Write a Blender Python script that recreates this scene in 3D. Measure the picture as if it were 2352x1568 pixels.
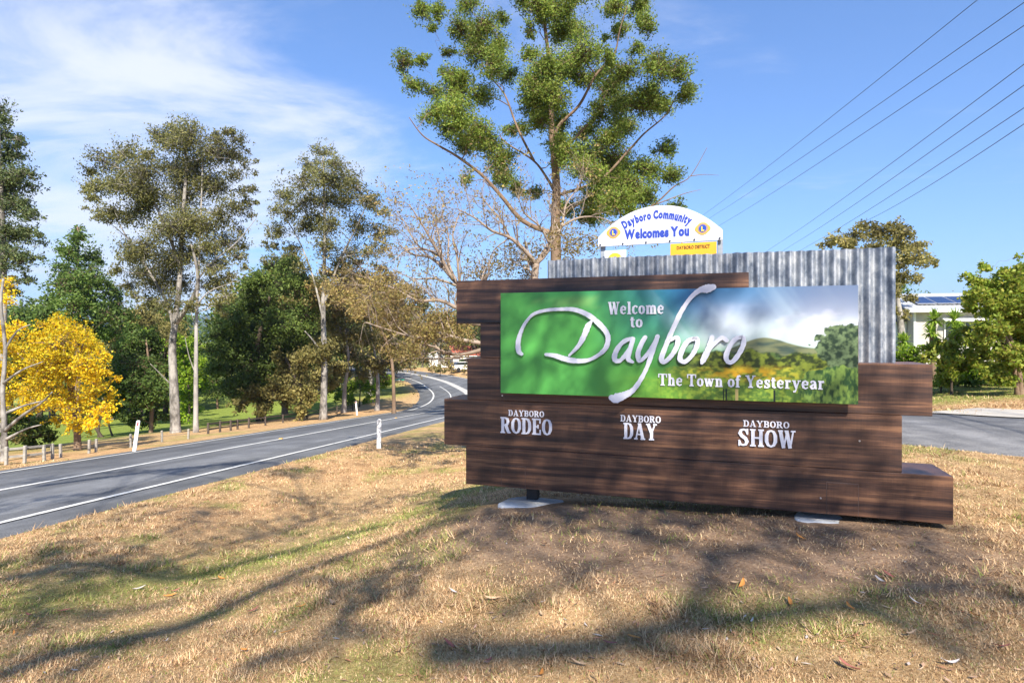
import bpy, bmesh, math, random
import numpy as np
from mathutils import Vector

for o in list(bpy.data.objects): bpy.data.objects.remove(o)
SC = bpy.context.scene
COL = SC.collection

# ---------------------------------------------------------------- camera
F = 1400.0            # focal length in units of a 2352-wide picture
HZ = 768.0            # row of the horizon in that picture
CZ = 1.41             # camera height above the ground by the big sign
cam = bpy.data.cameras.new('camera'); camo = bpy.data.objects.new('camera', cam); COL.objects.link(camo)
camo.location = (0, 0, CZ); camo.rotation_euler = (math.pi/2, 0, 0)
cam.sensor_width = 36; cam.lens = F/2352*36; cam.shift_y = -(784-HZ)/2352
cam.clip_start = 0.05; cam.clip_end = 20000
SC.camera = camo

# ---------------------------------------------------------------- sun, sky, exposure
SUN_EL = math.radians(41)
SUN_AZ = math.radians(9.5)                 # behind the camera, a little to its right
SUND = Vector((math.sin(SUN_AZ)*math.cos(SUN_EL), -math.cos(SUN_AZ)*math.cos(SUN_EL), math.sin(SUN_EL)))
sl = bpy.data.lights.new('sun', 'SUN'); so = bpy.data.objects.new('sun', sl); COL.objects.link(so)
sl.energy = 5.0; sl.angle = math.radians(0.53); sl.color = (1.0, 0.93, 0.82)
so.rotation_euler = SUND.to_track_quat('Z', 'Y').to_euler(); so.location = (20, -60, 60)

W = bpy.data.worlds.new('World'); SC.world = W; W.use_nodes = True
nt = W.node_tree; nt.nodes.clear()
def wn(t, **k):
    n = nt.nodes.new(t)
    for a, b in k.items(): setattr(n, a, b)
    return n
out = wn('ShaderNodeOutputWorld'); bg = wn('ShaderNodeBackground'); bg.inputs[1].default_value = 0.082
sky = wn('ShaderNodeTexSky', sky_type='NISHITA', sun_disc=False)
sky.sun_elevation = SUN_EL; sky.sun_rotation = math.pi - SUN_AZ
sky.air_density = 1.0; sky.dust_density = 0.35; sky.ozone_density = 2.2; sky.altitude = 60
tc = wn('ShaderNodeTexCoord')
sep = wn('ShaderNodeSeparateXYZ'); nt.links.new(tc.outputs['Generated'], sep.inputs[0])
zc = wn('ShaderNodeMath', operation='MAXIMUM'); zc.inputs[1].default_value = 0.0; nt.links.new(sep.outputs[2], zc.inputs[0])
za = wn('ShaderNodeMath', operation='ADD'); za.inputs[1].default_value = 0.16; nt.links.new(zc.outputs[0], za.inputs[0])
def div(a):
    d = wn('ShaderNodeMath', operation='DIVIDE'); nt.links.new(a, d.inputs[0]); nt.links.new(za.outputs[0], d.inputs[1]); return d
dx, dy = div(sep.outputs[0]), div(sep.outputs[1])
cmb = wn('ShaderNodeCombineXYZ'); nt.links.new(dx.outputs[0], cmb.inputs[0]); nt.links.new(dy.outputs[0], cmb.inputs[1])
mp = wn('ShaderNodeMapping'); mp.inputs['Location'].default_value = (3.1, 0.6, 0); mp.inputs['Rotation'].default_value = (0, 0, 0.5); mp.inputs['Scale'].default_value = (0.55, 1.0, 1)
nt.links.new(cmb.outputs[0], mp.inputs[0])
n1 = wn('ShaderNodeTexNoise'); n1.inputs['Scale'].default_value = 1.9; n1.inputs['Detail'].default_value = 9; n1.inputs['Roughness'].default_value = 0.62; n1.inputs['Distortion'].default_value = 0.5
nt.links.new(mp.outputs[0], n1.inputs['Vector'])
n2 = wn('ShaderNodeTexNoise'); n2.inputs['Scale'].default_value = 0.42; n2.inputs['Detail'].default_value = 3
nt.links.new(mp.outputs[0], n2.inputs['Vector'])
# a bank of cloud low in the north west, thin streaks elsewhere
bank = wn('ShaderNodeVectorMath', operation='DOT_PRODUCT'); nt.links.new(tc.outputs['Generated'], bank.inputs[0])
bank.inputs[1].default_value = Vector((-0.80, 1.0, 0.30)).normalized()
br = wn('ShaderNodeMapRange'); br.inputs['From Min'].default_value = 0.88; br.inputs['From Max'].default_value = 1.0; br.inputs['To Min'].default_value = 0.0; br.inputs['To Max'].default_value = 0.31
nt.links.new(bank.outputs['Value'], br.inputs[0])
ad = wn('ShaderNodeMath', operation='ADD'); nt.links.new(n1.outputs['Fac'], ad.inputs[0]); nt.links.new(br.outputs[0], ad.inputs[1])
a2 = wn('ShaderNodeMath', operation='MULTIPLY_ADD'); a2.inputs[1].default_value = 0.45; nt.links.new(n2.outputs['Fac'], a2.inputs[0]); nt.links.new(ad.outputs[0], a2.inputs[2])
cr = wn('ShaderNodeMapRange', interpolation_type='SMOOTHSTEP'); cr.inputs['From Min'].default_value = 0.76; cr.inputs['From Max'].default_value = 1.12; cr.inputs['To Max'].default_value = 0.8
nt.links.new(a2.outputs[0], cr.inputs[0])
mx = wn('ShaderNodeMix', data_type='RGBA'); mx.inputs['B'].default_value = (6.2, 6.3, 6.8, 1)
tint = wn('ShaderNodeMix', data_type='RGBA', blend_type='MULTIPLY'); tint.inputs['Factor'].default_value = 1.0; tint.inputs['B'].default_value = (0.74, 1.10, 1.66, 1)
gm = wn('ShaderNodeGamma'); gm.inputs[1].default_value = 0.8; nt.links.new(sky.outputs[0], gm.inputs[0]); nt.links.new(gm.outputs[0], tint.inputs['A'])
nt.links.new(cr.outputs[0], mx.inputs['Factor']); nt.links.new(tint.outputs['Result'], mx.inputs['A'])
nt.links.new(mx.outputs['Result'], bg.inputs[0]); nt.links.new(bg.outputs[0], out.inputs[0])

SC.view_settings.view_transform = 'Standard'; SC.view_settings.look = 'None'
SC.view_settings.exposure = 1.12; SC.view_settings.gamma = 1.0; SC.view_settings.use_curve_mapping = False
SC.render.engine = 'CYCLES'
SC.cycles.use_denoising = True
SC.cycles.max_bounces = 6; SC.cycles.transparent_max_bounces = 6; SC.cycles.transmission_bounces = 4
SC.cycles.caustics_reflective = False; SC.cycles.caustics_refractive = False
SC.cycles.sample_clamp_indirect = 6

# ---------------------------------------------------------------- helpers
R = random.Random(7); NR = np.random.default_rng(11)
def PX(x, y, d):                      # picture point + distance along the view -> world point
    return Vector(((x-1176)/F*d, d, CZ-(y-HZ)/F*d))
def s2l(c):
    return tuple(((v/255)/12.92 if v/255 <= .04045 else ((v/255+.055)/1.055)**2.4) for v in c)
MATS = {}
def mat(name, col, rough=0.7, metal=0.0, noise=None, spec=0.3, bump=None, coord='Object'):
    """noise=(scale, colour2, stretch xyz, detail, lo, hi)"""
    m = bpy.data.materials.new(name); m.use_nodes = True; MATS[name] = m
    t = m.node_tree; b = t.nodes['Principled BSDF']
    b.inputs['Base Color'].default_value = (*col, 1); b.inputs['Roughness'].default_value = rough
    b.inputs['Metallic'].default_value = metal; b.inputs['Specular IOR Level'].default_value = spec
    if noise or bump:
        c = t.nodes.new('ShaderNodeTexCoord')
    if noise:
        sc, c2, st, de, lo, hi = noise
        mpn = t.nodes.new('ShaderNodeMapping'); mpn.inputs['Scale'].default_value = st
        t.links.new(c.outputs[coord], mpn.inputs[0])
        n = t.nodes.new('ShaderNodeTexNoise'); n.inputs['Scale'].default_value = sc; n.inputs['Detail'].default_value = de; n.inputs['Roughness'].default_value = .62
        t.links.new(mpn.outputs[0], n.inputs['Vector'])
        r = t.nodes.new('ShaderNodeValToRGB'); r.color_ramp.elements[0].position = lo; r.color_ramp.elements[1].position = hi
        r.color_ramp.elements[0].color = (*col, 1); r.color_ramp.elements[1].color = (*c2, 1)
        t.links.new(n.outputs['Fac'], r.inputs[0]); t.links.new(r.outputs[0], b.inputs['Base Color'])
    if bump:
        sc, strength = bump
        n = t.nodes.new('ShaderNodeTexNoise'); n.inputs['Scale'].default_value = sc; n.inputs['Detail'].default_value = 6
        t.links.new(c.outputs[coord], n.inputs['Vector'])
        bu = t.nodes.new('ShaderNodeBump'); bu.inputs['Strength'].default_value = strength; bu.inputs['Distance'].default_value = .02
        t.links.new(n.outputs['Fac'], bu.inputs['Height']); t.links.new(bu.outputs[0], b.inputs['Normal'])
    return m
def leafmat(name, cols, trans=0.35, rough=0.55, nscale=0.35, dark=0.6):
    """each leaf takes its own colour from cols; broad patches vary the shade"""
    m = bpy.data.materials.new(name); m.use_nodes = True; t = m.node_tree; t.nodes.clear()
    g = t.nodes.new('ShaderNodeNewGeometry'); r = t.nodes.new('ShaderNodeValToRGB')
    el = r.color_ramp.elements
    while len(el) < len(cols): el.new(.5)
    for i, c in enumerate(cols):
        el[i].position = i/(len(cols)-1); el[i].color = (*c, 1)
    t.links.new(g.outputs['Random Per Island'], r.inputs[0])
    c = t.nodes.new('ShaderNodeTexCoord'); n = t.nodes.new('ShaderNodeTexNoise'); n.inputs['Scale'].default_value = nscale; n.inputs['Detail'].default_value = 3
    t.links.new(c.outputs['Object'], n.inputs['Vector'])
    mr = t.nodes.new('ShaderNodeMapRange'); mr.inputs['From Min'].default_value = .35; mr.inputs['From Max'].default_value = .65; mr.inputs['To Min'].default_value = dark; mr.inputs['To Max'].default_value = 1.25
    t.links.new(n.outputs['Fac'], mr.inputs[0])
    mu = t.nodes.new('ShaderNodeVectorMath'); mu.operation = 'SCALE'
    t.links.new(r.outputs[0], mu.inputs[0]); t.links.new(mr.outputs[0], mu.inputs['Scale'])
    b = t.nodes.new('ShaderNodeBsdfPrincipled'); b.inputs['Roughness'].default_value = rough; b.inputs['Specular IOR Level'].default_value = .25
    tr = t.nodes.new('ShaderNodeBsdfTranslucent'); mxs = t.nodes.new('ShaderNodeMixShader'); mxs.inputs[0].default_value = trans
    t.links.new(mu.outputs[0], b.inputs['Base Color']); t.links.new(mu.outputs[0], tr.inputs['Color'])
    t.links.new(b.outputs[0], mxs.inputs[1]); t.links.new(tr.outputs[0], mxs.inputs[2])
    o = t.nodes.new('ShaderNodeOutputMaterial'); t.links.new(mxs.outputs[0], o.inputs[0])
    MATS[name] = m; return m

ORG = {}
def org(parent):
    return ORG.get(parent.name, Vector((0, 0, 0))) if parent else Vector((0, 0, 0))
def tag(o, label=None, cat=None, group=None, kind=None):
    if label: o['label'] = label
    if cat: o['category'] = cat
    if group: o['group'] = group
    if kind: o['kind'] = kind
    return o
def thing(name, label, cat, loc, group=None):
    o = bpy.data.objects.new(name, None); COL.objects.link(o); o.location = loc
    o.empty_display_size = .2
    ORG[o.name] = Vector(loc)
    return tag(o, label, cat, group)
def raw(name, verts, faces, m, parent=None, smooth=False, loc=None):
    """verts in world coordinates"""
    g = org(parent) if parent else (Vector(loc) if loc is not None else Vector((0, 0, 0)))
    v = np.asarray(verts, dtype=np.float64).reshape(-1, 3) - np.array(g)
    me = bpy.data.meshes.new(name); me.from_pydata(v.tolist(), [], [tuple(f) for f in faces]); me.update()
    if smooth: me.polygons.foreach_set('use_smooth', [True]*len(me.polygons))
    o = bpy.data.objects.new(name, me); COL.objects.link(o)
    if m: me.materials.append(MATS[m] if isinstance(m, str) else m)
    if parent:
        o.parent = parent; ORG[o.name] = g
    else:
        o.location = g; ORG[o.name] = g
    return o
def rawnp(name, v, quads, m, parent=None, smooth=False):
    """v: (n,3) world, quads: (k,4) or (k,3) int array; fast path"""
    g = np.array(org(parent)) if parent else np.zeros(3)
    me = bpy.data.meshes.new(name); k, s = quads.shape
    me.vertices.add(len(v)); me.vertices.foreach_set('co', (v-g).astype(np.float32).ravel())
    me.loops.add(k*s); me.loops.foreach_set('vertex_index', quads.astype(np.int32).ravel())
    me.polygons.add(k); me.polygons.foreach_set('loop_start', np.arange(0, k*s, s, dtype=np.int32)); me.polygons.foreach_set('loop_total', np.full(k, s, dtype=np.int32))
    if smooth: me.polygons.foreach_set('use_smooth', np.ones(k, dtype=bool))
    me.update(calc_edges=True)
    o = bpy.data.objects.new(name, me); COL.objects.link(o)
    if m: me.materials.append(MATS[m] if isinstance(m, str) else m)
    if parent: o.parent = parent; ORG[o.name] = Vector(g)
    return o
class MB:
    def __init__(s): s.v = []; s.f = []
    def add(s, vs, fs):
        b = len(s.v); s.v += [tuple(p) for p in vs]; s.f += [tuple(i+b for i in f) for f in fs]; return s
    def box(s, o, ax, ay, az):          # corner + three edge vectors
        o, ax, ay, az = map(Vector, (o, ax, ay, az))
        p = [o, o+ax, o+ax+ay, o+ay, o+az, o+ax+az, o+ax+ay+az, o+ay+az]
        return s.add(p, [(0,3,2,1),(4,5,6,7),(0,1,5,4),(1,2,6,5),(2,3,7,6),(3,0,4,7)])
    def cbox(s, c, sx, sy, sz):         # centre-bottom axis aligned
        return s.box((c[0]-sx/2, c[1]-sy/2, c[2]), (sx,0,0), (0,sy,0), (0,0,sz))
    def tube(s, pts, rad, n=6, cap=True):
        pts = [Vector(p) for p in pts]; b = len(s.v); k = len(pts)
        if not hasattr(rad, '__len__'): rad = [rad]*k
        t0 = (pts[1]-pts[0]).normalized()
        up = Vector((0,0,1)) if abs(t0.z) < .9 else Vector((1,0,0))
        a = t0.cross(up).normalized()
        for i, p in enumerate(pts):
            t = (pts[min(i+1,k-1)]-pts[max(i-1,0)])
            if t.length < 1e-9: t = t0
            t = t.normalized(); a = (a - t*a.dot(t))
            a = a.normalized() if a.length > 1e-6 else t.orthogonal().normalized()
            c = t.cross(a)
            for j in range(n):
                w = 2*math.pi*j/n; s.v.append(tuple(p+(a*math.cos(w)+c*math.sin(w))*rad[i]))
        for i in range(k-1):
            for j in range(n):
                s.f.append((b+i*n+j, b+i*n+(j+1)%n, b+(i+1)*n+(j+1)%n, b+(i+1)*n+j))
        if cap:
            s.f.append(tuple(b+j for j in reversed(range(n)))); s.f.append(tuple(b+(k-1)*n+j for j in range(n)))
        return s
    def prism(s, poly, ext):            # polygon (3d points) extruded by vector
        ext = Vector(ext); p = [Vector(q) for q in poly]; n = len(p); b = len(s.v)
        s.v += [tuple(q) for q in p]+[tuple(q+ext) for q in p]
        s.f.append(tuple(b+i for i in range(n))); s.f.append(tuple(b+n+i for i in reversed(range(n))))
        for i in range(n): s.f.append((b+i, b+n+i, b+n+(i+1)%n, b+(i+1)%n))
        return s
    def build(s, name, m, parent=None, smooth=False, loc=None):
        return raw(name, s.v, s.f, m, parent, smooth, loc)
def bevel(o, w=.006, seg=1):
    md = o.modifiers.new('bevel', 'BEVEL'); md.width = w; md.segments = seg; md.limit_method = 'ANGLE'; md.angle_limit = math.radians(40)
    return o
def catmull(P, n=8):
    P = [np.array(p, float) for p in P]; out = []
    for i in range(len(P)-1):
        p0 = P[max(i-1,0)]; p1 = P[i]; p2 = P[i+1]; p3 = P[min(i+2,len(P)-1)]
        for k in range(n):
            t = k/n
            out.append(.5*((2*p1)+(-p0+p2)*t+(2*p0-5*p1+4*p2-p3)*t*t+(-p0+3*p1-3*p2+p3)*t**3))
    out.append(P[-1]); return np.array(out)
def sstep(a, b, x):
    t = np.clip((x-a)/(b-a), 0, 1); return t*t*(3-2*t)
# value noise for vertex work
_G = np.random.default_rng(3).random((256, 256))
def vnoise(x, y):
    x = np.asarray(x, float); y = np.asarray(y, float)
    xi = np.floor(x).astype(int); yi = np.floor(y).astype(int); fx = x-xi; fy = y-yi
    fx = fx*fx*(3-2*fx); fy = fy*fy*(3-2*fy)
    a = _G[xi % 256, yi % 256]; b = _G[(xi+1) % 256, yi % 256]; c = _G[xi % 256, (yi+1) % 256]; d = _G[(xi+1) % 256, (yi+1) % 256]
    return (a*(1-fx)+b*fx)*(1-fy)+(c*(1-fx)+d*fx)*fy
def fbm(x, y, o=4):
    s = 0; a = .5; t = 0
    for i in range(o):
        s = s+a*vnoise(x*2**i+17.3*i, y*2**i+5.1*i); t += a; a *= .5
    return s/t
# ---------------------------------------------------------------- terrain (heights below are relative to the camera)
RD = np.array([.1296, .9916]); RN = np.array([-.9916, .1296])      # main road: heading and its left-hand normal
H0, TX, SL = 1.42, .06, .0779
def rp(s, X): return tuple(s*RD+X*RN)+(-(H0+TX*X)-SL*s,)
CT = [(0,0,-1.46),(3,2,-1.43),(6,3,-1.42),(3.3,4.4,-1.445),(2.2,4.75,-1.465),(1.3,5.0,-1.50),(0.3,5.3,-1.535),(-.25,5.55,-1.60),(-.55,5.9,-1.72),
      (.4,3.2,-1.50),(-.8,3.6,-1.60),(-1.25,5,-1.92),(-1.9,3.2,-1.84),(-2.6,3,-1.76),(-3.2,5,-2.14),(-2.3,6.6,-2.36),(-1.5,8,-2.40),(-.4,8,-2.06),(-4.6,6,-2.14),(-4,2,-1.80),
      (1.0,6.2,-1.62),(3.5,5.6,-1.45),
      (-1.5,15,-2.95),(-.5,11,-2.58),(1,9,-1.9),(2,8,-1.6),(5,8,-1.45),(9,10,-1.45),(12,16,-1.47),(20,28,-1.6),(30,20,-1.35),(12,30,-1.8),(5,25,-2.8),(0,25,-3.8),
      (3,40,-5),(15,50,-3.5),(40,50,-2),(5,62,-5.7),(5,80,-5.8),(20,100,-5.2),(60,100,-3),
      (-25,25,-5.1),(-22,32,-5.35),(-22,45,-6.45),(-24,58,-7.6),(-60,60,-9),(-40,100,-11),(-25,75,-7.6),(-20,150,-10),(-120,150,-14),(-100,20,-10),
      (0,300,-12),(300,300,-5),(-300,300,-17),(-300,0,-14),(300,0,1),(100,-50,0),(0,-100,0),(-150,-100,-6),(5,-10,-1.4),(-20,130,-7.5)]
for s in (-25,-10,0,8,16,24,32,40): 
    for X in (7.0,10.3,13.3,17.0,19.6): CT.append(rp(s,X))
CL = [(-24,112,-6.6),(-40,130,-6.8),(-15,96,-6.4),(-9.8,82,-6.25),(-6.6,70,-6.1),(-4.8,60,-5.9),(-16,70,-6.4),(-12,60,-6.1)]
CT += CL
CT = np.array(CT)
def _k(r2): return .5*r2*np.log(r2+1e-9)
_n = len(CT); _A = np.zeros((_n+3,_n+3)); _d = ((CT[:,None,:2]-CT[None,:,:2])**2).sum(-1)
_A[:_n,:_n] = _k(_d)+np.eye(_n)*.15; _A[:_n,_n] = 1; _A[:_n,_n+1:] = CT[:,:2]; _A[_n:,:_n] = _A[:_n,_n:].T
_W = np.linalg.solve(_A, np.concatenate([CT[:,2], np.zeros(3)]))
def tps(x, y):
    x = np.asarray(x, float).copy(); y = np.asarray(y, float).copy()
    r = np.hypot(x, y); f = np.where(r > 280, 280/np.maximum(r, 1), 1); x = x*f; y = y*f
    o = np.full(x.shape, _W[_n])+_W[_n+1]*x+_W[_n+2]*y
    for i in range(_n): o = o+_W[i]*_k((x-CT[i,0])**2+(y-CT[i,1])**2)
    return o
# roads: centre line samples (x, y, height, crossfall, half width left, half width right)
NS = 20
def road(pts):
    c = catmull(pts, NS); d = np.gradient(c[:,:2], axis=0); d /= np.linalg.norm(d, axis=1)[:,None]
    return dict(c=c, n=np.stack([-d[:,1], d[:,0]], 1))
main = road([(*rp(s,10.3), TX, 3.55, 3.7) for s in (-40,-25,-10,0,8,16,24,32,38)] +
            [(-4.45,45,-5.46,.05,3.6,3.8),(-4.1,52,-5.72,.03,4.0,4.6),(-4.8,60,-5.9,.0,4.2,5.2),(-6.8,70,-6.1,0,4.2,5.2),(-10,82,-6.25,0,4,5),(-15.4,96,-6.4,0,3.8,4.6),(-24,112,-6.6,0,3.6,4),(-40,130,-6.8,0,3.6,4),(-60,145,-7,0,3.6,4)])
side = road([(34,-8,-1.3,0,2.4,2.4),(22,.5,-1.38,0,2.4,2.4),(14,4.6,-1.42,0,2.4,2.35),(9.6,7.2,-1.44,0,2.3,2.2),(7.0,9.2,-1.45,0,2.05,2.05),(5.4,12.5,-1.66,0,2.1,2.1),(3.6,20,-2.5,0,2.1,2.1),(1.8,30,-3.9,0,2.1,2.1),(-.5,42,-5.1,0,2.2,2.2),(-3.2,50,-5.62,0,2.2,2.2)])
ROADS = [side, main]
def near(rd, x, y):
    best = np.full(x.shape, 1e9); X = np.zeros(x.shape); I = np.zeros(x.shape, int)
    for i in range(len(rd['c'])):
        dx = x-rd['c'][i,0]; dy = y-rd['c'][i,1]; d2 = dx*dx+dy*dy; m = d2 < best
        best = np.where(m, d2, best); I = np.where(m, i, I)
    c = rd['c'][I]; n = rd['n'][I]; t = np.stack([n[...,1], -n[...,0]], -1)
    ex = x-c[...,0]; ey = y-c[...,1]
    X = ex*n[...,0]+ey*n[...,1]; along = ex*t[...,0]+ey*t[...,1]
    d1 = rd['c'][np.minimum(I+1, len(rd['c'])-1)]; d0 = rd['c'][np.maximum(I-1, 0)]
    L = np.hypot(d1[...,0]-d0[...,0], d1[...,1]-d0[...,1])
    h = c[...,2]+(d1[...,2]-d0[...,2])/np.maximum(L, .01)*np.clip(along, -5, 5)
    dist = np.sqrt(best)
    return np.where(np.abs(along) > 6, np.sign(X)*dist, X), h-c[...,3]*X, c[...,4], c[...,5], dist
def ground(x, y, sink=True):
    x = np.asarray(x, float); y = np.asarray(y, float); z = tps(x, y)
    z = z+.05*(fbm(x*.55, y*.55, 3)-.5)*sstep(3, 7, np.hypot(x-1, y-4))+.03*(fbm(x*1.6+9, y*1.6, 3)-.5)
    for rd in ROADS:
        X, h, wl, wr, dist = near(rd, x, y); hw = np.where(X > 0, wl, wr); a = np.abs(X)-hw
        w = 1-sstep(.3, 3.2, a); z = z*(1-w)+h*w
        if sink: z = z-.14*(1-sstep(-.45, .02, a))
    return z+CZ
def gz(x, y): return float(ground(np.array([x]), np.array([y]))[0])
def hit(px_, py_, dmax=400):
    """where the sight line through a picture point meets the ground"""
    d = np.concatenate([np.linspace(1.5, 40, 900), np.linspace(40.1, dmax, 900)])
    x = (px_-1176)/F*d; z = CZ-(py_-HZ)/F*d
    k = np.argmax(ground(x, d) > z); k = k if k else len(d)-1
    return Vector((x[k], d[k], gz(x[k], d[k])))
# ground sheet, dense near the camera, reaching the horizon
def axis(n, a, L, c0):
    u = np.linspace(-1, 1, n); return c0+L*np.sinh(a*u)/np.sinh(a)
gx = axis(470, 9.2, 5300, -1.5); gy = axis(470, 9.2, 5300, 6.5)
GX, GY = np.meshgrid(gx, gy)
GZ = ground(GX.ravel(), GY.ravel())
v = np.stack([GX.ravel(), GY.ravel(), GZ], 1)
ii = np.arange(470*470).reshape(470, 470)
q = np.stack([ii[:-1,:-1], ii[:-1,1:], ii[1:,1:], ii[1:,:-1]], -1).reshape(-1, 4)
# zone colours: R bare dirt, G green grass, B brown litter
x, y = GX.ravel(), GY.ravel()
cx, cy = x-1.35, y-4.75; cu = cx*.948-cy*.317; cw = cx*.317+cy*.948
dirt = 1-sstep(.55, 1.15, np.hypot(cu/2.6, (cw+.25)/1.35)+.35*(fbm(x*1.3, y*1.3, 3)-.5))
Xm, _, wl, wr, dm = near(main, x, y)
green = sstep(8.8, 12.5, Xm+2.2*(fbm(x*.3, y*.3, 3)-.5))*sstep(-30, -5, y)*(1-sstep(120, 200, np.hypot(x, y)))
green = np.maximum(green, .85*sstep(3.6, 7, Xm)*sstep(54, 62, y))
sw = np.exp(-(((x+2.3)*.80-(y-6.6)*.60)/.55)**2)*sstep(1, 4, y)*(1-sstep(9, 14, y))
green = np.maximum(green, .75*sw*(.35+.8*fbm(x*1.1, y*1.1, 3)))
rl = sstep(13.2, 14.5, y)*sstep(4, 8, x)
green = np.maximum(green, rl*.85)
green = np.maximum(green, .45*sstep(.50, .70, fbm(x*1.5+30, y*1.5, 4))*(np.hypot(x, y) < 30))
far = sstep(90, 200, np.hypot(x, y)); green = np.maximum(green, .7*far)
litter = sstep(.5, .72, fbm(x*.5+3, y*.5+8, 4))
def ground_mat():
    m = bpy.data.materials.new('dry_grass_ground'); m.use_nodes = True; t = m.node_tree; b = t.nodes['Principled BSDF']
    b.inputs['Roughness'].default_value = .95; b.inputs['Specular IOR Level'].default_value = .1
    at = t.nodes.new('ShaderNodeAttribute'); at.attribute_name = 'zone'; sp = t.nodes.new('ShaderNodeSeparateColor'); t.links.new(at.outputs['Color'], sp.inputs[0])
    c = t.nodes.new('ShaderNodeTexCoord')
    def nz(sc, de=6, ro=.65):
        n = t.nodes.new('ShaderNodeTexNoise'); n.inputs['Scale'].default_value = sc; n.inputs['Detail'].default_value = de; n.inputs['Roughness'].default_value = ro
        t.links.new(c.outputs['Object'], n.inputs['Vector']); return n
    def ramp(n, cs, ps):
        r = t.nodes.new('ShaderNodeValToRGB'); e = r.color_ramp.elements
        while len(e) < len(cs): e.new(.5)
        for i in range(len(cs)): e[i].position = ps[i]; e[i].color = (*cs[i], 1)
        t.links.new(n.outputs['Fac'], r.inputs[0]); return r
    def mix(f, a, bb):
        k = t.nodes.new('ShaderNodeMix'); k.data_type = 'RGBA'; t.links.new(f, k.inputs['Factor']); t.links.new(a, k.inputs['A']); t.links.new(bb, k.inputs['B']); return k.outputs['Result']
    fine = nz(42, 8, .75); mid = nz(3.2)
    dry = ramp(fine, [(.28,.16,.07),(.54,.35,.17),(.70,.51,.29)], [.3,.5,.7])
    dry2 = ramp(fine, [(.30,.16,.075),(.58,.35,.17),(.70,.48,.27)], [.3,.5,.7])
    grn = ramp(fine, [(.10,.13,.022),(.22,.28,.05),(.38,.41,.10)], [.28,.5,.75])
    drt = ramp(fine, [(.19,.115,.07),(.36,.235,.15),(.50,.36,.24)], [.3,.5,.72])
    col = mix(sp.outputs['Blue'], dry.outputs[0], dry2.outputs[0])
    col = mix(sp.outputs['Green'], col, grn.outputs[0]); col = mix(sp.outputs['Red'], col, drt.outputs[0])
    br = t.nodes.new('ShaderNodeMapRange'); br.inputs['From Min'].default_value = .3; br.inputs['From Max'].default_value = .7; br.inputs['To Min'].default_value = .55; br.inputs['To Max'].default_value = 1.25
    t.links.new(mid.outputs['Fac'], br.inputs[0])
    sc = t.nodes.new('ShaderNodeVectorMath'); sc.operation = 'SCALE'; t.links.new(col, sc.inputs[0]); t.links.new(br.outputs[0], sc.inputs['Scale'])
    t.links.new(sc.outputs[0], b.inputs['Base Color'])
    bu = t.nodes.new('ShaderNodeBump'); bu.inputs['Strength'].default_value = .9; bu.inputs['Distance'].default_value = .03
    t.links.new(fine.outputs['Fac'], bu.inputs['Height']); t.links.new(bu.outputs[0], b.inputs['Normal'])
    MATS['ground'] = m; return m
ground_mat()
go = rawnp('ground', v, q, 'ground', smooth=True); tag(go, kind='structure')
ca = go.data.color_attributes.new('zone', 'FLOAT_COLOR', 'POINT')
ca.data.foreach_set('color', np.stack([dirt, green, litter, np.ones_like(dirt)], 1).astype(np.float32).ravel())
# ---------------------------------------------------------------- road surfaces
mat('asphalt', (.095,.099,.107), .85, 0, (.9, (.185,.189,.195), (1,1,1), 12, .30, .70), .25, (160, .5))
mat('side_asphalt', (.13,.13,.135), .9, 0, (2.2, (.23,.225,.22), (1,1,1), 10, .35, .7), .2, (120, .5))
mat('line_paint', (.66,.65,.61), .7, 0, (7, (.26,.26,.26), (1,1,1), 10, .52, .74), .3)
mat('pale_concrete', (.50,.46,.40), .9, 0, (1.5, (.36,.33,.28), (1,1,1), 8, .4, .7), .2, (60, .4))
def wear(m):
    # darker wheel tracks and pale polished streaks along the straight
    t = m.node_tree; bs = t.nodes['Principled BSDF']; src = bs.inputs['Base Color'].links[0].from_socket
    c = t.nodes.new('ShaderNodeTexCoord'); m1 = t.nodes.new('ShaderNodeMapping'); m1.inputs['Rotation'].default_value = (0, 0, .13); t.links.new(c.outputs['Object'], m1.inputs[0])
    m2 = t.nodes.new('ShaderNodeMapping'); m2.inputs['Scale'].default_value = (1.1, .035, 1); t.links.new(m1.outputs[0], m2.inputs[0])
    n = t.nodes.new('ShaderNodeTexNoise'); n.inputs['Scale'].default_value = 1.4; n.inputs['Detail'].default_value = 4; t.links.new(m2.outputs[0], n.inputs['Vector'])
    sp_ = t.nodes.new('ShaderNodeTexNoise'); sp_.inputs['Scale'].default_value = 70; sp_.inputs['Detail'].default_value = 2; t.links.new(c.outputs['Object'], sp_.inputs['Vector'])
    r1 = t.nodes.new('ShaderNodeMapRange'); r1.inputs['From Min'].default_value = .3; r1.inputs['From Max'].default_value = .7; r1.inputs['To Min'].default_value = .72; r1.inputs['To Max'].default_value = 1.25; t.links.new(n.outputs['Fac'], r1.inputs[0])
    r2 = t.nodes.new('ShaderNodeMapRange'); r2.inputs['From Min'].default_value = .3; r2.inputs['From Max'].default_value = .7; r2.inputs['To Min'].default_value = .7; r2.inputs['To Max'].default_value = 1.3; t.links.new(sp_.outputs['Fac'], r2.inputs[0])
    mu = t.nodes.new('ShaderNodeMath'); mu.operation = 'MULTIPLY'; t.links.new(r1.outputs[0], mu.inputs[0]); t.links.new(r2.outputs[0], mu.inputs[1])
    s = t.nodes.new('ShaderNodeVectorMath'); s.operation = 'SCALE'; t.links.new(src, s.inputs[0]); t.links.new(mu.outputs[0], s.inputs['Scale']); t.links.new(s.outputs[0], bs.inputs['Base Color'])
wear(MATS['asphalt']); wear(MATS['side_asphalt'])
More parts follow.
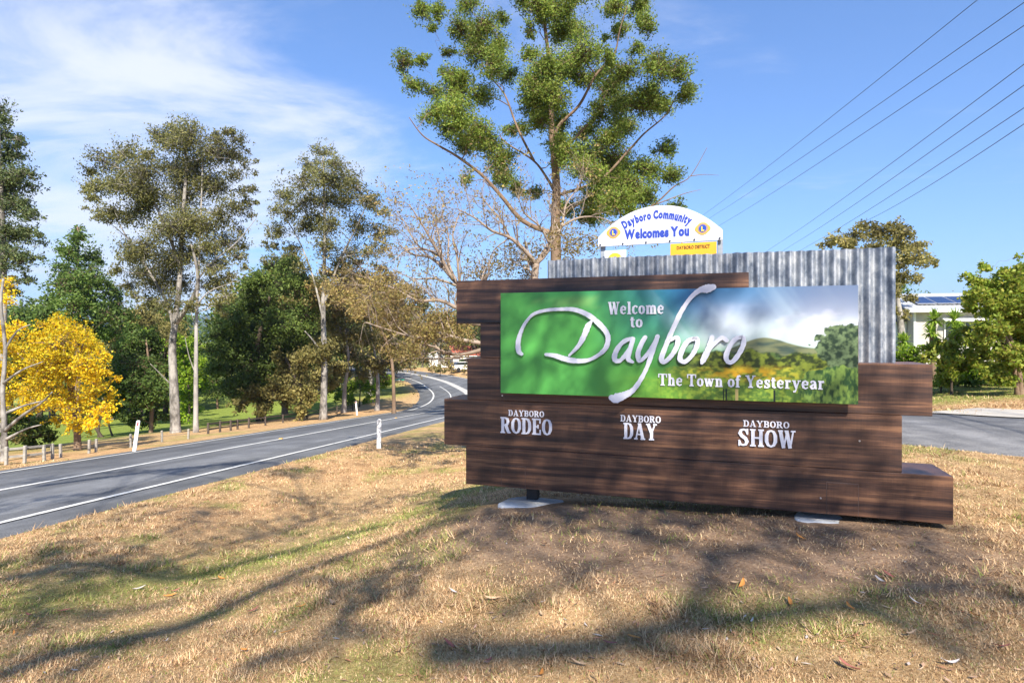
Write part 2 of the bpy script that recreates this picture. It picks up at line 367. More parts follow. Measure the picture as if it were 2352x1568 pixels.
def strip(rd, offs, lift, name, m, i0=0, i1=None, parent=None, wid=None):
    """offs: two lateral offsets (or functions of the sample)"""
    c = rd['c'][i0:i1]; n = rd['n'][i0:i1]; cols = []
    for k, o in enumerate(offs):
        X = o(c) if callable(o) else np.full(len(c), o)
        p = c[:,:2]+n*X[:,None]; z = c[:,2]-c[:,3]*X+CZ+lift[k]
        cols.append(np.concatenate([p, z[:,None]], 1))
    V = np.stack(cols, 1).reshape(-1, 3); k = len(offs); N = len(c)
    f = [(i*k+j, (i+1)*k+j, (i+1)*k+j+1, i*k+j+1) for i in range(N-1) for j in range(k-1)]
    o = raw(name, V, f, m, parent, True); return o
def L(c): return c[:,4]+.16*(fbm(c[:,0]*2.1, c[:,1]*2.1, 3)-.5)
def Rr(c): return -c[:,5]-.16*(fbm(c[:,0]*2.3+7, c[:,1]*2.3, 3)-.5)
tag(strip(side, (lambda c: L(c)+.12, L, lambda c: c[:,4]*0, Rr, lambda c: Rr(c)-.12), (-.12,.012,.03,.012,-.12), 'side_road', 'side_asphalt'), kind='structure')
ro = strip(main, (lambda c: L(c)+.15, L, lambda c: c[:,4]*0, Rr, lambda c: Rr(c)-.15), (-.12,.03,.04,.03,-.12), 'main_road', 'asphalt'); tag(ro, kind='structure')
iS = 85; N = len(main['c'])
strip(main, (2.98, 2.84), (.046,.046), 'edge_line', 'line_paint', parent=ro)
strip(main, (-2.94, -3.08), (.046,.046), 'edge_line', 'line_paint', 0, 92*2, parent=ro)
strip(main, (lambda c: Rr(c)+.55, lambda c: Rr(c)+.40), (.046,.046), 'edge_line', 'line_paint', 92*2, parent=ro)
strip(main, (.08, -.08), (.049,.049), 'centre_line', 'line_paint', 0, 96*2, parent=ro)
strip(main, (-.15, -.95), (.050,.050), 'median_strip', mat('median_paint', (.52,.50,.46), .85, 0, (2,(.40,.38,.35),(1,1,1),6,.4,.7)), 96*2, parent=ro)
strip(main, (1.35, 1.25), (.049,.049), 'lane_line', 'line_paint', 96*2, 122*2, parent=ro)
# raised yellow road markers on the centre line
mat('marker_yellow', (.75,.42,.08), .5)
for s in (4.3, 5.7, 18, 30):
    i = int(np.argmin(np.abs((main['c'][:,:2]@RD)-s-1.3))); c = main['c'][i]
    MB().cbox((c[0], c[1], c[2]+CZ+.05), .11, .1, .02).build('road_marker', 'marker_yellow', ro)
# pale apron of concrete and gravel beyond the side road
sc_ = side['c']; ap = []
def apron(c): return c
mask = (sc_[:,0] > 5.9) & (sc_[:,0] < 20)
ia, ib = np.where(mask)[0][0], np.where(mask)[0][-1]+1
def g_off(o):
    def f(c): return o+.25*(fbm(c[:,0]*.7, c[:,1]*.7+o, 2)-.5)
    return f
c = side['c'][ia:ib]; n = side['n'][ia:ib]; V = []
for o in (0.02, .6, 1.2, 1.75):
    X = -(c[:,5]+o+.35*(fbm(c[:,0]*.9, c[:,1]*.9+o*3, 2)-.5)*(o > .1)); p = c[:,:2]+n*X[:,None]; V.append(np.concatenate([p, (ground(p[:,0], p[:,1])+.03)[:,None]], 1))
V = np.stack(V, 1); k = 4
tag(raw('gravel_driveway_apron', V.reshape(-1, 3), [(i*k+j,(i+1)*k+j,(i+1)*k+j+1,i*k+j+1) for i in range(len(c)-1) for j in range(k-1)], 'pale_concrete', None, True), kind='structure')
# far hills
mat('hill_forest', (.030,.052,.040), 1, 0, (.01, (.05,.075,.05), (1,1,1), 8, .35, .7), 0)
def ridge(name, dist, hfun, depth):
    a = np.linspace(math.radians(-75), math.radians(75), 260); V = []
    rr = np.linspace(0, 1, 14)
    for t in rr:
        r = dist+depth*t; prof = math.sin(min(t*1.9, 1)*math.pi/2)**1.3*(1 if t < .6 else 1-.3*(t-.6))
        hh = hfun(a)*prof*(.86+.28*fbm(a*30+t*3, np.full_like(a, t*6), 4))
        V.append(np.stack([np.sin(a)*r, np.cos(a)*r, hh-14], 1))
    V = np.concatenate(V); n = len(a)
    q = np.array([(i*n+j, i*n+j+1, (i+1)*n+j+1, (i+1)*n+j) for i in range(13) for j in range(n-1)])
    tag(rawnp(name, V, q, 'hill_forest', None, True), kind='structure')
ridge('far_hills', 3400, lambda a: 70+165*fbm(a*3.2+4.2, a*0+1.5, 4)+25*np.sin(a*5+1), 1500)
ridge('near_hills', 1300, lambda a: 12+52*fbm(a*4+11, a*0+3.5, 4)*(1-.3*np.cos(a*2)), 700)

# the air of the valley: far hills fade to blue
hz = MB().cbox((0, 0, -40), 10400, 10400, 420)
hm_ = bpy.data.materials.new('valley_air'); hm_.use_nodes = True; t = hm_.node_tree; t.nodes.clear()
pv = t.nodes.new('ShaderNodeVolumePrincipled'); pv.inputs['Color'].default_value = (.62,.78,1.0,1); pv.inputs['Density'].default_value = .00016; pv.inputs['Anisotropy'].default_value = .1
o_ = t.nodes.new('ShaderNodeOutputMaterial'); t.links.new(pv.outputs[0], o_.inputs['Volume'])
tag(hz.build('haze', hm_), 'pale blue haze over the valley and far hills', 'haze', kind='stuff')
SC.cycles.volume_bounces = 0
# ---------------------------------------------------------------- the big welcome sign
TH = math.radians(18.5)
SR = Vector((math.cos(TH), -math.sin(TH), 0)); SNv = Vector((-math.sin(TH), -math.cos(TH), 0)); UP = Vector((0,0,1))
S0 = Vector(((2190-1176)/F*4.5, 4.5, 0))                       # right end of the front face
def uD(x, off=0.0):
    """distance along the face of a picture column, and its depth, on the face moved forward by off"""
    o = S0+SNv*off; k = (x-1176)/F
    # o + u*SR: X = k*Y
    u = (k*o.y-o.x)/(SR.x-k*SR.y); return u, o.y+u*SR.y
def S3(u, z, off=0.0): return S0+SNv*off+SR*u+UP*z
def sgn(x, y, off=0.0):
    u, d = uD(x, off); return u, CZ-(y-HZ)/F*d
def wood_mat():
    m = bpy.data.materials.new('dark_timber'); m.use_nodes = True; t = m.node_tree; b = t.nodes['Principled BSDF']
    c = t.nodes.new('ShaderNodeTexCoord')
    mp_ = t.nodes.new('ShaderNodeMapping'); mp_.inputs['Rotation'].default_value = (0, 0, TH); t.links.new(c.outputs['Object'], mp_.inputs[0])
    def nz(st, sc, de, ro=.6):
        k = t.nodes.new('ShaderNodeMapping'); k.inputs['Scale'].default_value = st; t.links.new(mp_.outputs[0], k.inputs[0])
        n = t.nodes.new('ShaderNodeTexNoise'); n.inputs['Scale'].default_value = sc; n.inputs['Detail'].default_value = de; n.inputs['Roughness'].default_value = ro; n.inputs['Distortion'].default_value = .25
        t.links.new(k.outputs[0], n.inputs['Vector']); return n
    a = nz((.75,.75,18), 1.0, 5, .55); f = nz((2.5,2.5,70), 1.3, 6, .7); cr_ = nz((30,30,1.2), 4, 4, .7)
    s = t.nodes.new('ShaderNodeMath'); s.operation = 'MULTIPLY_ADD'; s.inputs[1].default_value = .42; t.links.new(f.outputs['Fac'], s.inputs[0]); t.links.new(a.outputs['Fac'], s.inputs[2])
    s2_ = t.nodes.new('ShaderNodeMath'); s2_.operation = 'MULTIPLY_ADD'; s2_.inputs[1].default_value = .10; t.links.new(cr_.outputs['Fac'], s2_.inputs[0]); t.links.new(s.outputs[0], s2_.inputs[2])
    r = t.nodes.new('ShaderNodeValToRGB'); e = r.color_ramp.elements
    for i, (p, cc) in enumerate([(.57,(.014,.010,.013)),(.69,(.046,.025,.020)),(.79,(.095,.047,.031)),(.92,(.21,.105,.058))]):
        if i > 1: e.new(p)
        e[i].position = p; e[i].color = (*cc, 1)
    t.links.new(s2_.outputs[0], r.inputs[0]); t.links.new(r.outputs[0], b.inputs['Base Color'])
    b.inputs['Roughness'].default_value = .42; b.inputs['Specular IOR Level'].default_value = .45
    bu = t.nodes.new('ShaderNodeBump'); bu.inputs['Strength'].default_value = .12; bu.inputs['Distance'].default_value = .004
    t.links.new(f.outputs['Fac'], bu.inputs['Height']); t.links.new(bu.outputs[0], b.inputs['Normal'])
    MATS['timber'] = m
wood_mat()
mat('letter_white', (.70,.70,.77), .5, 0, (9, (.58,.59,.69), (1,1,1), 5, .4, .7), .4)
mat('seam_grey', (.10,.065,.055), .6)
mat('screw', (.55,.52,.50), .35, .6)
mat('white_concrete', (.66,.67,.68), .85, 0, (4, (.48,.48,.47), (1,1,1), 8, .4, .7), .2, (50, .3))
mat('dark_steel', (.05,.05,.055), .5, .6)
DEP = .46
sign = thing('welcome_sign', 'stacked dark timber town sign with a green landscape panel and raised white lettering', 'sign', (float(S3(-2.0, 0).x), float(S3(-2.0, 0).y), 0))
V1 = CZ+.507; V2 = CZ+.103; V3 = CZ-.222; V4 = CZ-.611; V5 = CZ-1.046; V6 = CZ-1.405
rows = [(1048,1720,V1,V2,0),(1103,1972,V2,V3,.0),(1073,2142,V3,V4,.0),(1020,2072,V4,V5,.0),(1070,2190,V5,V6,.0)]
for i, (x0, x1, zt, zb, o) in enumerate(rows):
    u0 = uD(x0)[0]; u1 = uD(x1)[0]; g = .0012
    back = DEP-(.004*(i % 2))
    bevel(MB().box(S3(u0, zb+g, -back), SR*(u1-u0), SNv*(back+.0006*(i % 3)), UP*(zt-zb-2*g)).build('timber_beam', 'timber', sign), .004)
# access covers and seams on the base
for (xa, xb, ya, yb) in ((1153,1206,1068,1112),(1899,1971,1107,1184)):
    ua = uD(xa)[0]; ub = uD(xb)[0]; zt = sgn(xa, ya)[1]; zb = V6+.006
    pl = MB().box(S3(ua, zb, -.002), SR*(ub-ua), SNv*.007, UP*(zt-zb)).build('cover_plate', 'timber', sign); bevel(pl, .002)
    sm = MB()
    for uu in (ua-.004, ub+.0005): sm.box(S3(uu, zb, .0005), SR*.0035, SNv*.003, UP*(zt-zb))
    sm.box(S3(ua-.004, zt+.001, .0005), SR*(ub-ua+.008), SNv*.003, UP*.0035)
    sm.build('cover_seam', 'seam_grey', pl)
def disc(c, r, th, nrm, m, name, parent, n=16):
    nrm = nrm.normalized(); a = nrm.orthogonal().normalized(); b = nrm.cross(a)
    return MB().prism([c+(a*math.cos(2*math.pi*i/n)+b*math.sin(2*math.pi*i/n))*r for i in range(n)], nrm*th).build(name, m, parent)
for (x, y) in ((1154,908),(1692,917),(1430,910),(1764,920),(1885,1143),(1974,1012)):
    u, z = sgn(x, y); disc(S3(u, z, .0005), .007, .006, SNv, 'screw', 'screw', sign, 10)
# corrugated iron behind
def iron_mat():
    m = bpy.data.materials.new('corrugated_iron'); m.use_nodes = True; t = m.node_tree; b = t.nodes['Principled BSDF']
    c = t.nodes.new('ShaderNodeTexCoord'); 
    def nz(st, sc, de, ro=.65):
        k = t.nodes.new('ShaderNodeMapping'); k.inputs['Scale'].default_value = st; t.links.new(c.outputs['Object'], k.inputs[0])
        n = t.nodes.new('ShaderNodeTexNoise'); n.inputs['Scale'].default_value = sc; n.inputs['Detail'].default_value = de; n.inputs['Roughness'].default_value = ro
        t.links.new(k.outputs[0], n.inputs['Vector']); return n
    a = nz((1,1,.8), 7, 9, .72)
    r = t.nodes.new('ShaderNodeValToRGB'); e = r.color_ramp.elements
    for i, (p, cc) in enumerate([(.35,(.085,.11,.16)),(.47,(.22,.25,.30)),(.58,(.40,.42,.45)),(.7,(.55,.56,.57))]):
        if i > 1: e.new(p)
        e[i].position = p; e[i].color = (*cc, 1)
    t.links.new(a.outputs['Fac'], r.inputs[0])
    w = nz((3,3,.5), 2.2, 6, .6); rr = t.nodes.new('ShaderNodeMapRange'); rr.inputs['From Min'].default_value = .69; rr.inputs['From Max'].default_value = .76; t.links.new(w.outputs['Fac'], rr.inputs[0])
    k = t.nodes.new('ShaderNodeMix'); k.data_type = 'RGBA'; k.inputs['B'].default_value = (.20,.085,.03,1); t.links.new(rr.outputs[0], k.inputs['Factor']); t.links.new(r.outputs[0], k.inputs['A'])
    t.links.new(k.outputs['Result'], b.inputs['Base Color'])
    b.inputs['Metallic'].default_value = .35; b.inputs['Roughness'].default_value = .5
    MATS['iron'] = m
iron_mat()
IO = -.17
ua, ub = uD(1258, IO)[0], uD(2057, IO)[0]; zt = sgn(2055, 567, IO)[1]; zb = V3+.002
n = 40*12; V = []
PIT = .0815
for th in (0, .0012):
    for i in range(n+1):
        u = ua+(ub-ua)*i/n; d = .021*math.sin(2*math.pi*(u-ua)/PIT)+.004*math.sin((u-ua)*2.3)
        dz = .006*math.sin((u-ua)*1.9)+(.004 if (u-ua) > 1.6 else 0)
        V += [S3(u, zb if u > uD(1985)[0] else V3-.3, IO+d+th), S3(u, zt+dz, IO+d+th)]
f = []
h = 2*(n+1)
for i in range(n):
    f += [(2*i, 2*i+1, 2*i+3, 2*i+2), (h+2*i, h+2*i+2, h+2*i+3, h+2*i+1), (2*i+1, h+2*i+1, h+2*i+3, 2*i+3)]
# the beams fill the space below: cut the hidden foot of the sheet at the top of the beams
sh = raw('corrugated_sheet', [(p[0], p[1], max(p[2], V3+.002)) for p in V], f, 'iron', sign, True)
md = sh.modifiers.new('edge', 'EDGE_SPLIT'); md.split_angle = math.radians(50)
# ---- printed panel
PO = .115
pu0, pz1 = sgn(1150, 672, PO); pu1, _ = sgn(1971, 656, PO); pz1 = (pz1+sgn(1971, 656, PO)[1])/2; pz0 = (sgn(1150, 903, PO)[1]+sgn(1971, 927, PO)[1])/2
nu, nv = 620, 184
s, tt = np.meshgrid(np.linspace(0, 1, nu), np.linspace(0, 1, nv)); s = s.ravel(); tt = tt.ravel()
def C(*c): return np.array(s2l(c))
def mixc(a, b, w): return a*(1-w[:,None])+b*w[:,None]
col = np.tile(C(92,178,84), (len(s), 1))
col = mixc(col, C(62,150,84), .8*sstep(.75, 1, tt)*sstep(.02, .2, s)*(1-.0*s))
col = mixc(col, C(70,158,120), sstep(.22, .45, s+.10*(fbm(s*5, tt*3)-.5))*sstep(.25, .7, tt))
blue = mixc(np.tile(C(44,112,160), (len(s), 1)), C(96,114,146), sstep(.62, .95, s+.15*(1-tt)))
col = mixc(col, blue, sstep(.40, .60, s*.85+tt*.22-.10)*sstep(.42, .85, tt+.12*(s-.5)))
glow = np.exp(-(((s-.93)/.16)**2+((tt-.55)/.22)**2))+.75*np.exp(-(((s-.66)/.10)**2+((tt-.55)/.25)**2))
col = mixc(col, C(226,228,236), np.clip(glow*(.75+.7*fbm(s*9, tt*5)-.2), 0, 1)*sstep(.36, .5, tt))
rays = sstep(.5, .75, fbm((s*1.0+tt*.22)*16, tt*.4+3, 3))
col = mixc(col, C(190,212,222), .38*rays*sstep(.42, .6, s)*(1-sstep(.86, .98, s))*sstep(.4, .62, tt))
cl = sstep(.5, .72, fbm(s*12+2, tt*7, 4))*sstep(.5, .65, tt)*(1-sstep(.75, .9, tt))*sstep(.6, .75, s)
col = mixc(col, C(196,198,214), .5*cl)
col = mixc(col, C(150,196,110), .5*sstep(.52, .7, fbm(s*7+5, tt*6-s*5, 3))*sstep(.8, .9, tt)*(1-sstep(.9, .99, tt))*sstep(.05, .1, s)*(1-sstep(.3, .42, s)))
hill = .40+.145*np.exp(-((s-.765)/.085)**2)+.05*np.exp(-((s-.9)/.1)**2)+.006*fbm(s*30, s*0, 3)
hm = 1-sstep(-.006, .006, tt-hill)
hc = mixc(np.tile(C(70,88,78), (len(s), 1)), C(120,126,92), sstep(.35, .65, fbm(s*18, tt*20, 4)))
col = mixc(col, hc, hm*sstep(.56, .66, s))
def trees(base, amp, freq, c1, c2, lo, seed, hi=1.0, a0=.45, a1=.6):
    global col
    top = base+amp*(np.abs(np.sin(s*freq+seed))*.5+fbm(s*freq*1.3+seed, s*0+seed, 4)*.9-.4)
    w = (1-sstep(-.012, .012, tt-top))*sstep(a0, a1, s)*(1-sstep(hi-.03, hi, s))
    tex = fbm(s*90+seed, tt*36+seed, 4); lit = .85*sstep(.36, .70, tex+.30*(tt-top+.1))+.15*fbm(s*200+seed, tt*70, 2)
    col = mixc(col, mixc(np.tile(C(*c1), (len(s), 1)), C(*c2), lit), w)
trees(.40, .06, 40, (36,58,38), (92,116,60), 0, 1.7)
trees(.37, .12, 26, (26,42,20), (120,134,48), 0, 4.1, .97, .5, .66)
trees(.26, .07, 34, (78,104,40), (178,178,60), 0, 2.2, .97, .44, .6)
trees(.17, .06, 30, (74,110,48), (150,172,64), 0, 7.7, 1.2, .36, .56)
gold = np.exp(-(((s-.72)/.09)**2+((tt-.24)/.05)**2))*sstep(.4, .6, fbm(s*40, tt*26, 3)); col = mixc(col, C(232,176,40), .85*np.clip(gold*1.3, 0, 1))
big = (1-sstep(-.02, .02, np.hypot((s-1.0)/.105, (tt-.46)/.21)-1+.5*(fbm(s*40, tt*14, 4)-.5)))
col = mixc(col, mixc(np.tile(C(34,54,38), (len(s), 1)), C(104,124,86), sstep(.32, .74, fbm(s*120, tt*40, 4))), big)
reed = (1-sstep(-.03, .03, np.hypot((s-.96)/.11, (tt-.14)/.17)-1+.4*(fbm(s*50, tt*9, 3)-.5)))
col = mixc(col, mixc(np.tile(C(44,80,44), (len(s), 1)), C(132,160,74), sstep(.3, .75, fbm(s*150, tt*22, 4))), reed)
gl = (1-sstep(.0, .34, tt+.25*(fbm(s*6, tt*4)-.5)))*sstep(.28, .42, s)*(1-sstep(.5, .62, s)); col = mixc(col, C(120,176,62), .6*gl)
blade = sstep(.5, .7, fbm(s*170, tt*7, 3)); col = col*(1-.22*(blade*(1-sstep(.1, .22, tt))*sstep(.4, .5, s))[:,None])
for ps in (.665, .672, .797): col[(np.abs(s-ps) < .0022) & (tt < .10)] = C(24,40,40)
col[(np.abs(s-.70) < .004) & (tt < .10)] = C(190,170,110)
tk = .022
V = [S3(pu0+(pu1-pu0)*a, pz0+(pz1-pz0)*b, PO) for a, b in zip(s, tt)]
f = [(j*nu+i, j*nu+i+1, (j+1)*nu+i+1, (j+1)*nu+i) for j in range(nv-1) for i in range(nu-1)]
pm = bpy.data.materials.new('printed_landscape'); pm.use_nodes = True; t = pm.node_tree; b = t.nodes['Principled BSDF']
at = t.nodes.new('ShaderNodeAttribute'); at.attribute_name = 'print'; t.links.new(at.outputs['Color'], b.inputs['Base Color'])
b.inputs['Roughness'].default_value = .38; b.inputs['Specular IOR Level'].default_value = .35; MATS['print'] = pm
pf = raw('landscape_print', V, f, 'print', sign)
ca = pf.data.color_attributes.new('print', 'FLOAT_COLOR', 'POINT'); ca.data.foreach_set('color', np.concatenate([np.clip(col*(.74+.14*sstep(.45, .8, s))[:,None], 0, 1), np.ones((len(s), 1))], 1).astype(np.float32).ravel())
MB().box(S3(pu0, pz0, PO-.0015), SR*(pu1-pu0), SNv*-tk, UP*(pz1-pz0)).build('panel_backing', mat('panel_edge', (.35,.4,.38), .5), sign)
for uu in (pu0+.3, (pu0+pu1)/2, pu1-.3):
    MB().box(S3(uu, pz0+.05, PO-tk-.002), SR*.05, SNv*-(PO-tk-.004), UP*(pz1-pz0-.1)).build('panel_rail', 'dark_steel', sign)
# ---- lettering: ribbons with their own thickness
def ribbon(mb, pts, off, th, jit=0):
    """pts: (u, z, halfwidth) on the face"""
    n = len(pts); Lf = []; Rt = []
    for i, (u, z, w) in enumerate(pts):
        a = pts[max(i-1, 0)]; b = pts[min(i+1, n-1)]; dx, dz = b[0]-a[0], b[1]-a[1]; l = math.hypot(dx, dz) or 1
        nx, nz_ = -dz/l, dx/l; k = w*(1+jit*(R.random()-.5))
        if 0 < i < n-1:
            d1 = (u-a[0], z-a[1]); d2 = (b[0]-u, b[1]-z); l1 = math.hypot(*d1) or 1; l2 = math.hypot(*d2) or 1
            cs = max(.45, math.sqrt(max(0, (1+(d1[0]*d2[0]+d1[1]*d2[1])/(l1*l2))/2))); k /= cs
        Lf.append((u+nx*k, z+nz_*k)); Rt.append((u-nx*k, z-nz_*k))
    b = len(mb.v)
    for (u, z) in Lf: mb.v += [tuple(S3(u, z, off)), tuple(S3(u, z, off+th))]
    for (u, z) in Rt: mb.v += [tuple(S3(u, z, off)), tuple(S3(u, z, off+th))]
    q_ = 2*n
    for i in range(n-1):
        l0, l1, r0, r1 = b+2*i, b+2*i+2, b+q_+2*i, b+q_+2*i+2
        mb.f += [(l0+1, r0+1, r1+1, l1+1), (l0, l1, r1, r0), (l0, l0+1, l1+1, l1), (r0, r1, r1+1, r0+1)]
    for i in (0, n-1): mb.f.append((b+2*i, b+q_+2*i, b+q_+2*i+1, b+2*i+1))
def script(name, strokes, conv, wk=.50):
    mb = MB()
    for k, st in enumerate(strokes):
        c = catmull(st, 7); pts = []
        for (zx, zy, w) in c:
            x, y, sc = conv(zx, zy); u, z = sgn(x, y, PO+.03); pts.append((u, z, max(w, 3)*sc*wk/F*uD(x)[1]*1.12))
        # rounded ends
        def rnd(p, q):
            dx, dz = p[0]-q[0], p[1]-q[1]; l = math.hypot(dx, dz) or 1
            return [(p[0]+dx/l*p[2]*e, p[1]+dz/l*p[2]*e, p[2]*math.sqrt(max(.02, 1-e*e))) for e in (.45, .8, .97)]
        pts = list(reversed(rnd(pts[0], pts[1])))+pts+rnd(pts[-1], pts[-2])
        ribbon(mb, pts, PO+.007+.0007*k, .020, .18)
    return mb.build(name, 'letter_white', sign)
z1 = lambda a, b: (1001.7+.28395*a, 595.2+.28395*b, .28395)
z2 = lambda a, b: (1633+.3056*a, 522.6+.3056*b, .3056)
script('letter_d', [[(690,768,22),(665,740,36),(663,660,32),(695,560,24),(738,490,20),(790,442,22),(880,414,22),(1000,404,24),(1120,408,30),(1230,452,34),(1320,525,36),(1378,595,36),(1390,655,34),(1368,722,32),(1310,775,26),(1230,815,26),(1130,822,34),(1030,803,36),(960,780,34),(885,770,20)],
    [(1258,500,14),(1228,540,40),(1195,620,38),(1150,700,28),(1075,778,14)]], z1)
script('letter_a', [[(1585,640,26),(1535,655,28),(1490,690,30),(1452,750,34),(1442,808,34),(1480,822,28),(1525,780,28),(1568,715,28),(1590,655,28)],[(1592,645,30),(1565,740,32),(1552,805,34),(1590,832,18)]], z1)
script('letter_y', [[(1690,632,30),(1662,680,32),(1632,760,32),(1645,818,32),(1690,788,26),(1740,720,26),(1775,660,26)],[(1790,625,32),(1745,760,32),(1702,880,28),(1650,980,30),(1590,1060,36),(1520,1100,50),(1450,1125,66),(1420,1120,44)]], z1)
script('letter_b', [[(2240,225,44),(2190,238,58),(2130,252,36),(2060,310,28),(1990,410,32),(1940,510,32),(1890,620,32),(1850,720,34),(1822,800,38),(1838,832,28),(1885,800,30),(1932,735,32),(1955,670,32),(1945,630,26),(1895,655,20)]], z1)
script('letter_o', [[(2100,640,28),(2040,660,32),(1992,730,34),(1972,805,36),(2012,828,30),(2070,775,30),(2108,700,32),(2112,642,26),(2080,640,20)]], z1)
script('letter_r', [[(2232,630,32),(2205,720,38),(2165,805,40),(2150,838,24)],[(2190,755,20),(2250,685,24),(2310,635,30),(2350,655,30)]], z1)
script('letter_o', [[(228,822,24),(185,836,28),(142,892,30),(114,965,32),(128,1008,28),(165,1005,28),(212,945,30),(243,880,30),(246,828,24),(220,822,18)]], z2)
